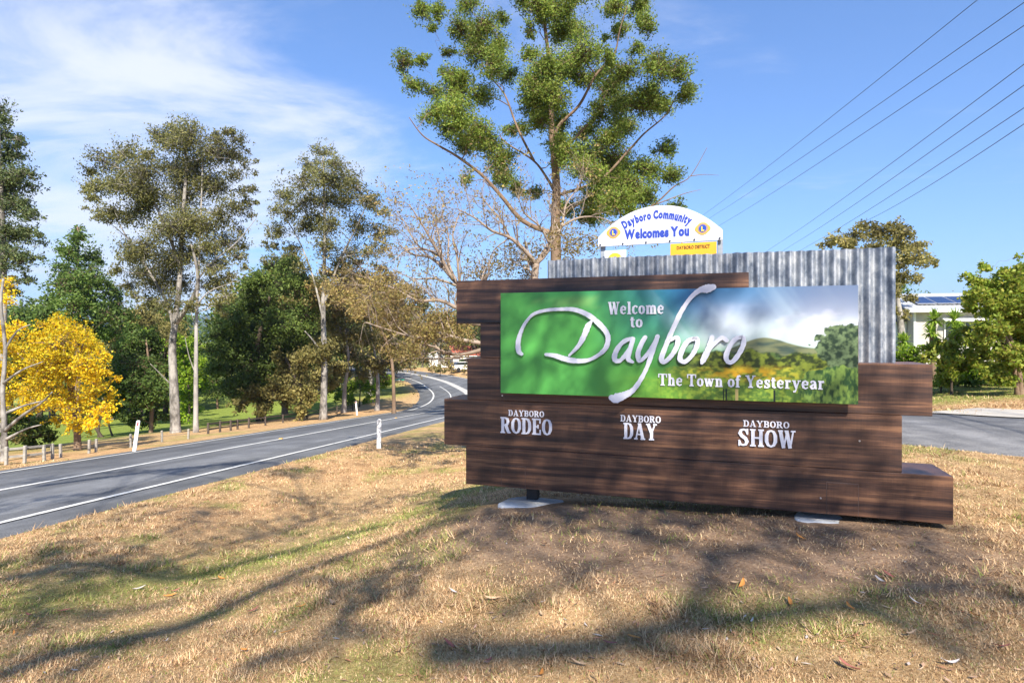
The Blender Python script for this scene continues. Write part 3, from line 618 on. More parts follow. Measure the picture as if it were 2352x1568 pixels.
# slab-serif letters: strokes of (halfwidth; x,y ...) on a unit cap height
B_, T_ = .095, .045
GL = {
 'W': (1.12, [(B_,[(.14,1),(.36,0)]),(T_,[(.36,0),(.56,.85)]),(B_,[(.56,.95),(.78,0)]),(T_,[(.78,0),(.98,1)]),(T_,[(0,.96),(.32,.96)]),(T_,[(.82,.96),(1.12,.96)]),(T_,[(.42,.96),(.68,.96)])]),
 'D': (.82, [(B_,[(.2,0),(.2,1)]),(T_,[(0,.955),(.4,.955)]),(T_,[(0,.045),(.4,.045)]),('v',[(.38,.955,T_),(.56,.9,.07),(.67,.72,B_),(.69,.5,B_),(.67,.28,B_),(.56,.1,.07),(.38,.045,T_)])]),
 'A': (.9, [(T_,[(.42,1),(.14,0)]),(B_,[(.44,1),(.72,0)]),(T_,[(.22,.32),(.62,.32)]),(T_,[(0,.045),(.3,.045)]),(T_,[(.52,.045),(.9,.045)]),(T_,[(.3,.96),(.5,.96)])]),
 'Y': (.88, [(B_,[(.16,1),(.44,.45)]),(T_,[(.74,1),(.46,.45)]),(B_,[(.45,.5),(.45,0)]),(T_,[(0,.955),(.34,.955)]),(T_,[(.58,.955),(.88,.955)]),(T_,[(.24,.045),(.66,.045)])]),
 'B': (.8, [(B_,[(.2,0),(.2,1)]),(T_,[(0,.955),(.45,.955)]),(T_,[(0,.045),(.45,.045)]),('v',[(.4,.955,T_),(.6,.88,.08),(.64,.74,B_),(.58,.58,.07),(.3,.52,T_)]),('v',[(.3,.53,T_),(.62,.46,.08),(.68,.28,B_),(.62,.1,.08),(.4,.045,T_)])]),
 'O': (.8, [('v',[(.4,.955,T_),(.22,.88,.07),(.12,.68,B_),(.11,.5,B_),(.12,.32,B_),(.22,.12,.07),(.4,.045,T_),(.58,.12,.07),(.68,.32,B_),(.69,.5,B_),(.68,.68,B_),(.58,.88,.07),(.4,.955,T_)])]),
 'R': (.88, [(B_,[(.2,0),(.2,1)]),(T_,[(0,.955),(.45,.955)]),(T_,[(0,.045),(.4,.045)]),('v',[(.4,.955,T_),(.6,.88,.08),(.65,.72,B_),(.58,.55,.07),(.3,.5,T_)]),(B_,[(.46,.5),(.7,.04)]),(T_,[(.62,.045),(.88,.045)])]),
 'E': (.78, [(B_,[(.2,0),(.2,1)]),(T_,[(0,.955),(.68,.955)]),(T_,[(0,.045),(.7,.045)]),(T_,[(.2,.5),(.5,.5)]),(T_,[(.66,1),(.66,.7)]),(T_,[(.68,0),(.68,.32)]),(T_,[(.5,.38),(.5,.62)])]),
 'S': (.74, [('v',[(.62,.72,T_),(.56,.9,.06),(.38,.955,T_),(.2,.9,.07),(.13,.74,B_),(.26,.58,B_),(.5,.44,B_),(.6,.26,B_),(.52,.1,.07),(.34,.045,T_),(.16,.1,.06),(.1,.3,T_)]),(T_,[(.63,.66),(.63,1)]),(T_,[(.08,0),(.08,.34)])]),
 'H': (.92, [(B_,[(.2,0),(.2,1)]),(B_,[(.72,0),(.72,1)]),(T_,[(.2,.5),(.72,.5)]),(T_,[(0,.955),(.38,.955)]),(T_,[(0,.045),(.38,.045)]),(T_,[(.54,.955),(.92,.955)]),(T_,[(.54,.045),(.92,.045)])]),
 'T': (.84, [(B_,[(.42,0),(.42,1)]),(T_,[(.04,.955),(.8,.955)]),(T_,[(.05,1),(.05,.68)]),(T_,[(.79,1),(.79,.68)]),(T_,[(.22,.045),(.62,.045)])]),
 'e': (.6, [('v',[(.1,.36,T_),(.5,.36,T_),(.49,.52,.08),(.3,.66,T_),(.14,.55,.08),(.1,.34,B_),(.15,.13,.08),(.32,.04,T_),(.52,.14,T_)])]),
 'l': (.42, [(B_,[(.21,0),(.21,1)]),(T_,[(.04,.955),(.2,.955)]),(T_,[(.02,.045),(.4,.045)])]),
 'c': (.56, [('v',[(.48,.52,.08),(.42,.63,.06),(.28,.66,T_),(.14,.55,.08),(.1,.34,B_),(.15,.13,.08),(.3,.04,T_),(.5,.16,T_)])]),
 'o': (.62, [('v',[(.31,.66,T_),(.15,.56,.08),(.1,.35,B_),(.15,.14,.08),(.31,.04,T_),(.47,.14,.08),(.52,.35,B_),(.47,.56,.08),(.31,.66,T_)])]),
 'm': (1.06, [(B_,[(.19,0),(.19,.68)]),('v',[(.19,.5,T_),(.34,.65,.06),(.48,.6,.08),(.53,.45,B_),(.53,.02,B_)]),('v',[(.53,.5,T_),(.68,.65,.06),(.82,.6,.08),(.87,.45,B_),(.87,.02,B_)]),(T_,[(.02,.64),(.2,.64)])]+[(T_,[(a-.15,.045),(a+.15,.045)]) for a in (.19,.53,.87)]),
 'n': (.72, [(B_,[(.19,0),(.19,.68)]),('v',[(.19,.5,T_),(.34,.65,.06),(.48,.6,.08),(.53,.45,B_),(.53,.02,B_)]),(T_,[(.02,.64),(.2,.64)])]+[(T_,[(a-.16,.045),(a+.16,.045)]) for a in (.19,.53)]),
 'h': (.74, [(B_,[(.19,0),(.19,1)]),('v',[(.19,.5,T_),(.34,.65,.06),(.48,.6,.08),(.53,.45,B_),(.53,.02,B_)]),(T_,[(.02,.955),(.2,.955)])]+[(T_,[(a-.16,.045),(a+.16,.045)]) for a in (.19,.53)]),
 't': (.46, [('v',[(.2,.86,B_),(.2,.3,B_),(.22,.12,.09),(.32,.045,T_),(.44,.1,T_)]),(T_,[(.02,.64),(.42,.64)])]),
 'w': (.92, [(B_,[(.14,.66),(.3,.02)]),(T_,[(.3,.02),(.44,.6)]),(B_,[(.44,.64),(.62,.02)]),(T_,[(.62,.02),(.78,.66)]),(T_,[(0,.64),(.28,.64)]),(T_,[(.36,.64),(.54,.64)]),(T_,[(.64,.64),(.92,.64)])]),
 'f': (.48, [('v',[(.46,.86,.07),(.38,.96,T_),(.26,.92,.08),(.2,.76,B_),(.2,.02,B_)]),(T_,[(.02,.64),(.42,.64)]),(T_,[(.03,.045),(.38,.045)])]),
 's': (.54, [('v',[(.44,.52,T_),(.38,.63,T_),(.26,.66,T_),(.13,.56,.08),(.18,.42,.09),(.38,.3,.09),(.44,.16,.08),(.34,.05,T_),(.2,.045,T_),(.1,.18,T_)]),(T_,[(.45,.46),(.45,.68)]),(T_,[(.085,0),(.085,.24)])]),
 'r': (.56, [(B_,[(.19,0),(.19,.68)]),('v',[(.19,.46,T_),(.3,.62,.06),(.42,.62,.08),(.46,.52,.07)]),(T_,[(.02,.64),(.2,.64)]),(T_,[(.02,.045),(.4,.045)])]),
 'y': (.74, [(B_,[(.16,.66),(.36,.06)]),('v',[(.58,.66,T_),(.36,.02,T_),(.26,-.2,.06),(.1,-.22,.08)]),(T_,[(0,.64),(.3,.64)]),(T_,[(.46,.64),(.74,.64)])]),
 'a': (.62, [('v',[(.12,.5,.08),(.18,.62,.06),(.3,.66,T_),(.42,.58,.08),(.45,.42,B_),(.45,.12,B_),(.58,.045,T_)]),('v',[(.45,.4,T_),(.24,.36,.06),(.11,.2,B_),(.2,.06,.07),(.34,.07,T_),(.45,.18,T_)])]),
}
def slab(text, x0, x1, yt, yb, off, th, name, space=.3, gap=.06, bold=1.0, taper=0):
    """fit text between two picture columns, cap top and base line given at its left and right end"""
    w = sum(space if ch == ' ' else GL[ch][0]+gap for ch in text)-gap
    u0, zT0 = sgn(x0, yt[0], off); u1, zT1 = sgn(x1, yt[1], off); zB0 = sgn(x0, yb[0], off)[1]; zB1 = sgn(x1, yb[1], off)[1]
    zT = (zT0+zT1)/2; zB = (zB0+zB1)/2; kx = (u1-u0)/w; kz = zT-zB; a = 0
    for ch in text:
        if ch == ' ': a += space; continue
        mb = MB(); cw, st = GL[ch]
        for j, (hw, pts) in enumerate(st):
            pp = []
            if hw == 'v': pp = [(u0+(a+p[0])*kx, zB+p[1]*kz, p[2]*(kx+kz)/2*bold) for p in pts]
            else: pp = [(u0+(a+p[0])*kx, zB+p[1]*kz, hw*(kx+kz)/2*bold) for p in pts]
            ribbon(mb, pp, off+.0002*j, th)
        mb.build('letter', 'letter_white', sign); a += cw+gap
slab('Welcome', 1397, 1525, (693,692), (723,720), PO+.003, .006, 'w', bold=1.1)
slab('to', 1447, 1476, (724,724), (752,752), PO+.003, .006, 't', bold=1.1)
slab('The Town of Yesteryear', 1512, 1894, (857,866), (886,893), PO+.003, .006, 't', .36, bold=1.05)
for (w, xs, yt, yb, xs2, yt2, yb2) in (('RODEO', (1150,1268), (958,961), (995,998), (1168,1250), (942,943), (955,957)), ('DAY', (1432,1509), (972,971), (1008,1010), (1425,1518), (953,955), (968,970)), ('SHOW', (1695,1827), (984,988), (1024,1028), (1707,1813), (965,968), (980,982))):
    slab(w, xs[0], xs[1], yt, yb, .006, .008, w, bold=1.1); slab('DAYBORO', xs2[0], xs2[1], yt2, yb2, .006, .006, w, bold=1.05)
# footings
ft = hit(1222, 1150)
for (px_, lo) in ((1205, .20), (1905, .12)):
    u, d = uD(px_); p = S3(u, 0, -.22); z0 = gz(p.x, p.y)
    MB().box(p-SR*.05+Vector((0,0,z0-.1)), SR*.10, SNv*-.10, UP*(V6-z0+.1-.002)).build('support_post', 'dark_steel', sign)
def pad(px_, w, d, z, name):
    u, _ = uD(px_); p = S3(u, 0, .02); pts = []
    for i in range(22):
        a = 2*math.pi*i/22; r = 1+.13*(R.random()-.5)+.12*math.sin(3*a)
        pts.append(p+SR*(math.copysign(abs(math.cos(a))**.6, math.cos(a))*w*r)+SNv*(math.copysign(abs(math.sin(a))**.6, math.sin(a))*d*r-.15)+UP*z)
    return bevel(MB().prism(pts, UP*-.5).build(name, 'white_concrete', sign), .02, 2)
pad(1222, .33, .19, CZ-1.560, 'concrete_footing'); pad(1888, .19, .2, CZ-1.462, 'concrete_footing')

# ---------------------------------------------------------------- arched board behind
mat('board_white', (.62,.64,.69), .4, 0, (3, (.50,.53,.60), (1,1,1), 5, .4, .75), .5)
mat('sign_blue', (.03,.06,.36), .45); mat('gold', (.62,.36,.06), .45); mat('emblem_blue', (.02,.07,.40), .4); mat('sign_orange', (.85,.40,.03), .5, 0, (3, (.72,.33,.03), (1,1,1), 4, .4, .7)); mat('post_grey', (.30,.33,.37), .5, .4, (8, (.42,.44,.47), (1,1,4), 5, .4, .7)); mat('ink', (.10,.05,.02), .6); mat('bolt', (.06,.07,.10), .4, .5); mat('roundel_yellow', (.70,.52,.04), .5)
A0 = PX(1373.5, 567, 7.6); A1 = PX(1659.5, 551, 7.04); bzb = (A0.z+A1.z)/2
AR = (Vector((A1.x, A1.y, 0))-Vector((A0.x, A0.y, 0))); AW = AR.length; AR.normalize(); AN = Vector((AR.y, -AR.x, 0))
A0 = Vector((A0.x, A0.y, 0))
def B3(u, z, off=0): return A0+AR*u+UP*(bzb+z)+AN*off
bb = thing('community_sign', 'white arched board with blue lettering and gold emblems raised on grey posts', 'sign', (A0+AR*AW/2).to_tuple()[:2]+(gz(*(A0+AR*AW/2).to_tuple()[:2]),))
ap_h = .455; e_h = .118; pts = [(0, 0), (AW, 0)]
for i in range(33):
    t_ = i/32; u = AW*(1-t_); k = (2*t_-1); z = e_h+(ap_h-e_h)*(1-abs(k)**2.15); pts.append((u, z))
bevel(MB().prism([B3(u, z) for u, z in pts], AN*-.02).build('arched_board', 'board_white', bb), .003)
for u in (.045, AW-.03):
    p = B3(u, 0, -.052); z0 = gz(p.x, p.y)
    bevel(MB().box(Vector((p.x, p.y, z0-.2))-AR*.028, AR*.056, AN*-.05, UP*(bzb+.1-z0+.2)).build('post', 'post_grey', bb), .004)
for i in range(6):
    disc(B3(.03+(AW-.06)*i/5, .022, .0005), .011, .008, AN, 'bolt', 'bolt', bb, 10)
def glyph_mesh(ch, bold=.02):
    cu = bpy.data.curves.new('g', 'FONT'); cu.body = ch; cu.offset = bold; cu.extrude = .02; cu.resolution_u = 3
    o = bpy.data.objects.new('g', cu); COL.objects.link(o); dg = bpy.context.evaluated_depsgraph_get(); me = o.evaluated_get(dg).to_mesh()
    V = [tuple(v.co) for v in me.vertices]; Fc = [tuple(p.vertices) for p in me.polygons]; w = max([v[0] for v in V] or [.3]); o.evaluated_get(dg).to_mesh_clear()
    bpy.data.objects.remove(o); bpy.data.curves.remove(cu); return V, Fc, w
def place_glyph(ch, f3, sx, sz, m, parent, rot=0, u=0, z=0, off=.001, name='letter', bold=.02):
    V, Fc, w = glyph_mesh(ch, bold); out = []
    for (a, b, c_) in V:
        a2, b2 = (a-w/2)*sx, b*sz; ar, brr = a2*math.cos(rot)-b2*math.sin(rot), a2*math.sin(rot)+b2*math.cos(rot)
        out.append(f3(u+ar, z+brr, off+.0015*(c_ > 0)))
    raw(name, out, Fc, m, parent)
def text_line(txt, f3, u0, u1, z, h, m, parent, arc=0, bold=.03, off=.001):
    ws = [(.28 if c_ == ' ' else glyph_mesh(c_, bold)[2]+.035) for c_ in txt]; tot = sum(ws); k = (u1-u0)/tot; a = 0; mid = (u0+u1)/2; half = (u1-u0)/2
    for c_, w in zip(txt, ws):
        uc = u0+(a+w/2)*k; a += w
        if c_ == ' ': continue
        q_ = (uc-mid)/half; dz = -arc*q_*q_; rot = math.atan2(-2*arc*q_/half, 1)
        place_glyph(c_, f3, k, h/.73, m, parent, rot, uc, z+dz, off, bold=bold)
PB = AW/1715.0     # board widths per zoomed pixel
def bu(zx): return (zx-315)*PB
text_line('Dayboro Community', B3, bu(690), bu(1610), .305, .094, 'sign_blue', bb, arc=.105, bold=.065)
text_line('Welcomes You', B3, bu(710), bu(1600), .08, .110, 'sign_blue', bb, bold=.065)
for zx, z in ((545, .165), (1775, .145)):
    u = bu(zx); em = []
    for i in range(40):
        a = 2*math.pi*i/40; r = .072+.016*max(0, abs(math.cos(a))-.86)/.14
        em.append(B3(u+math.cos(a)*r, z+math.sin(a)*r, .001))
    e_ = MB().prism(em, AN*.004).build('emblem', 'gold', bb)
    disc(B3(u, z+.002, .0055), .043, .003, AN, 'emblem_blue', 'emblem_centre', e_, 24)
    place_glyph('L', B3, .065, .07, 'roundel_yellow', e_, 0, u, z-.026, .009, bold=.06)
    rg = MB(); 
    for i in range(28):
        a0, a1 = 2*math.pi*i/28, 2*math.pi*(i+1)/28
        rg.add([B3(u+math.cos(a)*r, z+math.sin(a)*r, .0058) for a in (a0, a1) for r in (.05, .0545)], [(0,1,3,2)])
    rg.build('emblem_ring', 'emblem_blue', e_)
# boards hung below
ob = thing('district_sign', 'small orange plate with dark lettering bolted under the white arched board', 'sign', B3(bu(1650), -.15).to_tuple())
bevel(MB().box(B3(bu(1345), -.18, .004), AR*(bu(1955)-bu(1345)), AN*.008, UP*.165).build('plate', 'sign_orange', ob), .002)
text_line('DAYBORO DISTRICT', lambda u, z, o=0: B3(u, z, o+.013), bu(1430), bu(1870), -.085, .040, 'ink', ob, bold=.03)
wb = thing('club_plate', 'small white plate with a yellow roundel below the arched board', 'sign', B3(bu(570), -.2).to_tuple())
bevel(MB().box(B3(bu(415), -.32, .004), AR*(bu(730)-bu(415)), AN*.008, UP*.265).build('plate', 'board_white', wb), .002)
rd_ = disc(B3(bu(567), -.175, .0125), .088, .003, AN, 'roundel_yellow', 'roundel', wb, 28)
disc(B3(bu(567), -.185, .016), .05, .002, AN, 'sign_blue', 'roundel_centre', rd_, 24)
# ---------------------------------------------------------------- trees
mat('bark_brown', (.16,.105,.07), .95, 0, (3, (.27,.19,.13), (1,1,.35), 8, .35, .7), .1, (20, .8))
mat('bark_pale', (.10,.09,.08), .9, 0, (3.4, (.36,.33,.295), (1,1,.5), 9, .40, .60), .1, (16, .6))
mat('bark_white', (.38,.35,.32), .85, 0, (3.5, (.17,.15,.135), (1,1,.4), 9, .45, .68), .1, (16, .4))
mat('bark_dark', (.055,.042,.032), .95, 0, (3, (.11,.085,.065), (1,1,.4), 7, .35, .7), .1, (20, .6))
mat('bark_twig', (.22,.165,.125), .95, 0, (3, (.36,.29,.23), (1,1,.4), 7, .35, .7), .1)
leafmat('leaf_gum', [(.10,.165,.026),(.20,.29,.044),(.31,.37,.065),(.19,.275,.05),(.30,.28,.06)], .45)
leafmat('leaf_olive', [(.095,.105,.036),(.185,.185,.062),(.27,.245,.085),(.155,.170,.056)], .42)
leafmat('leaf_bluegum', [(.060,.095,.040),(.125,.165,.06),(.19,.21,.08)], .4)
leafmat('leaf_green', [(.065,.115,.026),(.125,.20,.042),(.20,.27,.06)], .4)
leafmat('leaf_dark', [(.055,.090,.022),(.120,.180,.038),(.20,.255,.055)], .4, dark=.6)
leafmat('leaf_yellow', [(.74,.40,.012),(.86,.58,.016),(.88,.68,.03),(.80,.62,.03),(.52,.52,.05)], .48, dark=.78)
leafmat('leaf_lime', [(.120,.228,.014),(.240,.384,.024),(.360,.480,.036)], .45)
leafmat('leaf_khaki', [(.14,.135,.04),(.26,.225,.07),(.36,.30,.105),(.21,.20,.055)], .4)
leafmat('leaf_straw', [(.20,.135,.06),(.34,.25,.10),(.25,.22,.06),(.44,.34,.11),(.28,.18,.09)], .4)
leafmat('leaf_sun', [(.14,.22,.025),(.28,.38,.045),(.42,.48,.07),(.46,.40,.08)], .5)
leafmat('leaf_yucca', [(.16,.28,.025),(.32,.47,.06),(.50,.60,.10)], .45)

def leaves_np(cent, n_each, sig, length, width, droop, rng, flat=.0):
    """leaf diamonds gathered round tuft centres; droop 0..1 hangs the leaves"""
    c = np.repeat(cent, n_each, 0); N = len(c)
    sg = np.repeat(np.asarray(sig).reshape(-1, 1), n_each, 0) if np.ndim(sig) else sig
    p = c+rng.normal(size=(N, 3))*sg*np.array([1, 1, .8])
    d = rng.normal(size=(N, 3)); d[:,2] = d[:,2]*(1-.5*droop)-droop*1.3; d /= np.linalg.norm(d, axis=1)[:,None]
    s = np.cross(d, rng.normal(size=(N, 3))); s /= np.linalg.norm(s, axis=1)[:,None]+1e-9
    l = length*(.6+.8*rng.random((N, 1))); w = width*(.6+.8*rng.random((N, 1)))
    k = np.cross(d, s)*l*.10
    V = np.stack([p-d*l*.5, p+s*w*.5+k, p+d*l*.5, p-s*w*.5+k], 1).reshape(-1, 3)
    Q = np.arange(N*4).reshape(N, 4); return V, Q
def wander(a, b, n, amp, rng, lift=0):
    a, b = np.array(a, float), np.array(b, float); L_ = np.linalg.norm(b-a); pts = [a]
    for i in range(1, n):
        t = i/n; p = a+(b-a)*t+rng.normal(size=3)*amp*L_*math.sin(math.pi*t); p[2] += lift*L_*math.sin(math.pi*t); pts.append(p)
    pts.append(b); return pts
def tree(name, label, base, D, trunks, clumps, leaf, bark, lk=.22, leaf_px=(7.5, 2.6), droop=.6, tuft=.26, seed=0, spread=.8, group=None, cat='tree', twigs=True, limbs=(), flat=1.0, thin=0.0, tuftn=9, axis_x=None):
    """trunks/limbs: (list of picture points, radius at foot, radius at tip[, depth shift at tip]); clumps: (x, y, radius px)"""
    rng = np.random.default_rng(seed+100); k = D/F
    loc = Vector((base[0], base[1], gz(base[0], base[1])))
    T = thing(name, label, cat, loc, group)
    mb = MB(); nodes = []
    for tr in list(trunks)+list(limbs):
        pts, r0, r1 = tr[:3]; dd = tr[3] if len(tr) > 3 else 0
        P = []
        for i, q_ in enumerate(pts):
            d_ = D+dd*i/(len(pts)-1)+(q_[2] if len(q_) > 2 else 0); P.append(np.array(PX(q_[0], q_[1], d_)))
        if tr in trunks and tr[-1] != 'free':
            P[0] = np.array([P[0][0], P[0][1], min(gz(P[0][0], P[0][1])-.1, P[0][2])]) if True else P[0]
        C_ = catmull(P, 5); n = len(C_); rr = [r0+(r1-r0)*(i/(n-1))**.8 for i in range(n)]
        if tr in trunks: rr[0] *= 1.35; rr[1] *= 1.12
        mb.tube(C_, rr, 8); nodes += [(C_[i], rr[i]) for i in range(2, n)]
    tx = np.mean([n_[0] for n_ in nodes], 0) if nodes else np.array(loc)
    xs = [c_[0] for c_ in clumps]; mx_ = np.mean(xs) if axis_x is None else axis_x; hw = max(max(abs(x-mx_)+30 for x in xs), 1)
    items = []
    for c_ in clumps:
        x, y, r = c_[:3]; R_ = math.sqrt(max(.05, 1-((x-mx_)/hw)**2))*hw*k*spread
        d_ = D+(c_[3] if len(c_) > 3 else (rng.random()*2-1)*R_*.85)
        items.append((np.array(PX(x, y, d_)), r*k, r))
    items.sort(key=lambda q_: np.linalg.norm(q_[0]-tx)); cents = []; cnt = []; sigs = []
    NP = np.array([n_[0] for n_ in nodes]); NRd = np.array([n_[1] for n_ in nodes])
    for (p, r, rpx) in items:
        dv = p-NP; dist = np.linalg.norm(dv, axis=1); cost = dist*(1+1.6*np.clip((NP[:,2]-p[2])/(dist+.01)+.15, 0, 1))+(NRd > .3)*0
        j = int(np.argmin(cost)); a = NP[j]; ra = min(NRd[j]*.7, .016*dist[j]+.012*k*40); ra = max(ra, .006*k*25)
        w = wander(a, p, 5, .06, rng, .06); C_ = catmull(w, 3); n = len(C_); rr = [ra+(max(.12*ra, .25*k)-ra)*(i/(n-1)) for i in range(n)]
        mb.tube(C_, rr, 5, False); NP = np.vstack([NP, C_[3:]]); NRd = np.concatenate([NRd, rr[3:]])
        nt_ = max(4, int(2.5*lk*rpx*rpx*(1-thin)/tuftn)); ms = max(3, int(3+rpx/9)); us = rng.normal(size=(ms, 3)); us /= np.linalg.norm(us, axis=1)[:,None]; sc_n = p+us*(.78*r*rng.random((ms, 1))**.5)*np.array([1, 1, .85]); pick = rng.integers(0, ms, nt_); u = rng.normal(size=(nt_, 3)); u /= np.linalg.norm(u, axis=1)[:,None]
        rad = .58*r*(rng.random((nt_, 1))**.5)*(1+.75*(rng.random((nt_, 1)) > .75)); tc_ = sc_n[pick]+u*rad*np.array([1, 1, .8*flat])
        cents.append(tc_); cnt.append(np.full(nt_, tuftn)); sigs.append(np.full(nt_, max(r*tuft*.55, leaf_px[0]*k*.5)))
        if twigs:
            for q_ in tc_[::2]:
                m_ = (p*.55+q_*.45)+rng.normal(size=3)*r*.12; mb.tube([p+(q_-p)*.02, m_, q_], [.7*k, .5*k, .3*k], 3, False)
    mb.build('trunk', bark, T, True)
    if cents:
        V, Q = leaves_np(np.concatenate(cents), tuftn, np.concatenate(sigs), leaf_px[0]*k*1.05, leaf_px[1]*k*1.35, droop, rng)
        tag(rawnp('crown', V, Q, leaf, T), kind='stuff')
    return T
def fillc(ell, n, r0, r1, seed):
    rng = np.random.default_rng(seed); out = []
    A = np.array([e[2]*e[3] for e in ell], float); A /= A.sum()
    for i in range(n):
        e = ell[rng.choice(len(ell), p=A)]; a = rng.random()*6.283; q_ = math.sqrt(rng.random())
        out.append((e[0]+e[2]*q_*math.cos(a), e[1]+e[3]*q_*math.sin(a), r0+(r1-r0)*rng.random()))
    return out
# --- the tall gum behind the sign
Z = lambda L_: [(856.6+.3457*a, .3457*b)+tuple(r) for a, b, *r in L_]
def Zc(L_): return [(856.6+.3457*a, .3457*b, .3457*r) for a, b, r in L_]
cg = Zc([(310,80,75),(430,80,60),(640,40,80),(570,180,90),(730,150,100),(860,120,60),(690,270,110),(720,360,100),(850,300,90),(800,420,90),(900,500,80),(200,410,75),(330,410,50),(400,200,35),(500,350,50),(270,580,75),(510,500,85),(600,520,80),(410,610,60),(560,620,110),(700,640,90),(420,740,100),(560,800,110),(700,850,110),(520,850,90),(640,930,100),(780,960,100),(830,1050,100),(870,1160,110),(960,1240,80),(610,1180,50),(1080,1280,60),(900,860,60),(990,850,60),
 (1080,40,100),(1200,40,110),(1300,60,90),(1330,180,130),(1250,220,90),(1050,190,50),(1060,370,70),(1150,450,110),(1300,430,120),(1380,360,110),(1100,560,110),(1200,620,110),(1060,680,100),(1180,720,120),(1130,810,80),(1400,500,90),(1240,800,80),(1200,900,80),(1620,30,90),(1760,40,90),(1820,150,75),(1640,190,70),(1550,260,40),(1560,400,60),(1500,470,70),(1700,450,90),(1760,320,60),(1900,440,100),(2000,480,90),(2080,600,80),(1850,590,60),(1550,590,90),(1600,540,70),(1640,700,120),(1800,720,130),(1920,720,90),(1520,760,90),(1650,830,110),(1560,920,110),(1400,850,80),(1300,1010,110),(1420,1030,130),(1560,1060,130),(1650,1150,120),(1400,1130,110),(1550,1220,120),(1730,1220,120),(1850,1120,110),(1930,990,75),(1980,1150,70),(1300,1380,90),(1450,1400,100),(1600,1350,110),(1700,1300,90),(2030,1390,70),(1450,1290,90),(1230,1080,70),
 (1150,-120,130),(1350,-90,120),(1650,-90,110),(1000,-60,90)])
g0 = PX(1278, HZ, 24)
tree('gum_tree', 'tall green gum tree with spreading limbs rising behind the corrugated iron', (g0.x, g0.y), 24,
     [([(1276,905),(1277,620),(1276,508),(1278,432),(1273,363),(1268,321),(1266,240),(1262,149),(1247,17),(1250,-40)], .25, .04)], [(q_[0], q_[1], q_[2]*1.15) for q_ in cg]+[(1390,470,30),(1440,500,34),(1480,450,34),(1420,430,34),(1500,490,26),(1350,500,28),(1540,505,18)], 'leaf_gum', 'bark_brown', .50, (5.6, 2.1), .45, seed=1, spread=.55,
     limbs=[(Z([(1215,1560),(1000,1470),(850,1300),(720,1160),(560,1040),(440,970),(330,900),(240,780)]), .11, .015, -2), (Z([(1200,1260),(1160,1190),(1070,1070),(900,960),(840,900)]), .07, .02, 1), (Z([(1070,1070),(960,850),(870,620),(750,480),(700,330)]), .055, .015, .8),
            (Z([(1205,1050),(1340,920),(1480,760),(1560,600),(1700,450)]), .075, .018, 1.5), (Z([(1190,950),(1240,830),(1370,700),(1480,500),(1600,370),(1640,200),(1690,40)]), .08, .015, -1.5), (Z([(1220,1300),(1500,1200),(1690,1010),(1800,890),(1940,770),(2010,650)]), .07, .015, -1.2),
            (Z([(1220,1420),(1480,1300),(1580,1180)]), .07, .02, 1), (Z([(1600,1480),(1850,1370),(2000,1240),(2110,1170),(2220,980)]), .05, .008, -1), (Z([(1850,1370),(2060,1290),(2180,1260)]), .03, .006, .5), (Z([(2110,1170),(2200,1160),(2300,1165)]), .02, .005, .3)])
# --- gums over the road
Dg = 29
tree('gum_tree', 'broad olive gum tree with a thick mottled grey trunk beside the road', (PX(402,1005,Dg).x, Dg), Dg,
     [([(404,1008),(400,900),(396,800),(402,740),(412,650),(420,500),(428,380),(420,320)], .25, .04)],
     [(330,400,60),(260,420,45),(240,370,40),(285,350,35),(375,320,35),(420,330,50),(400,390,60),(340,470,60),(430,450,60),(390,520,60),(330,560,50),(300,590,35),(390,600,55),(440,580,50),(360,650,45),(330,630,40),(420,650,40),(215,460,22),(262,480,36),(230,430,36),(210,430,20),(300,430,50),(360,300,22),(440,310,40),(300,500,30),(250,500,18),(390,690,30),(345,355,25),(450,380,45),(440,520,50),(410,300,30),(300,650,26),(205,395,24),(192,440,13),(225,500,20),(270,620,22),(350,700,26),(310,680,18),(430,700,24),(195,480,9)], 'leaf_olive', 'bark_pale', .28, (5.4, 2.0), .7, seed=2, spread=.7,
     limbs=[([(402,742),(440,690),(455,640),(440,560)], .15, .05, -1), ([(400,760),(385,700),(340,620),(300,560),(255,480)], .10, .02, .6), ([(415,620),(380,520),(330,430),(262,380)], .10, .02, -1), ([(400,890),(370,860),(345,835)], .04, .015, -.5)])
tree('gum_tree', 'slender pale gum tree standing just beside the thick mottled trunk', (PX(450,1003,28.5).x, 28.5), 28.5,
     [([(450,1005),(450,850),(452,700),(456,620),(462,480),(466,340)], .125, .02)],
     [(480,350,50),(500,320,30),(540,320,28),(525,360,36),(500,430,50),(560,375,18),(540,480,36),(480,520,45),(520,560,45),(550,530,24),(490,610,40),(530,630,24),(580,492,12),(470,420,45),(500,490,40),(540,400,28),(560,440,24),(520,680,24),(470,660,26),(500,650,30),(480,570,36),(590,370,9),(575,350,9),(515,720,16),(580,430,18),(575,470,18),(560,610,16),(545,590,24),(590,400,10),(520,300,18),(560,570,14),(500,700,18)], 'leaf_olive', 'bark_white', .26, (5.4, 2.0), .7, seed=3, spread=.6,
     limbs=[([(450,860),(435,820),(425,775)], .035, .012, -.5), ([(452,780),(443,730),(430,690)], .04, .012, .5), ([(455,640),(490,600),(540,560),(590,500)], .05, .012, -.6), ([(453,700),(480,670),(530,650)], .045, .012, -.4)])
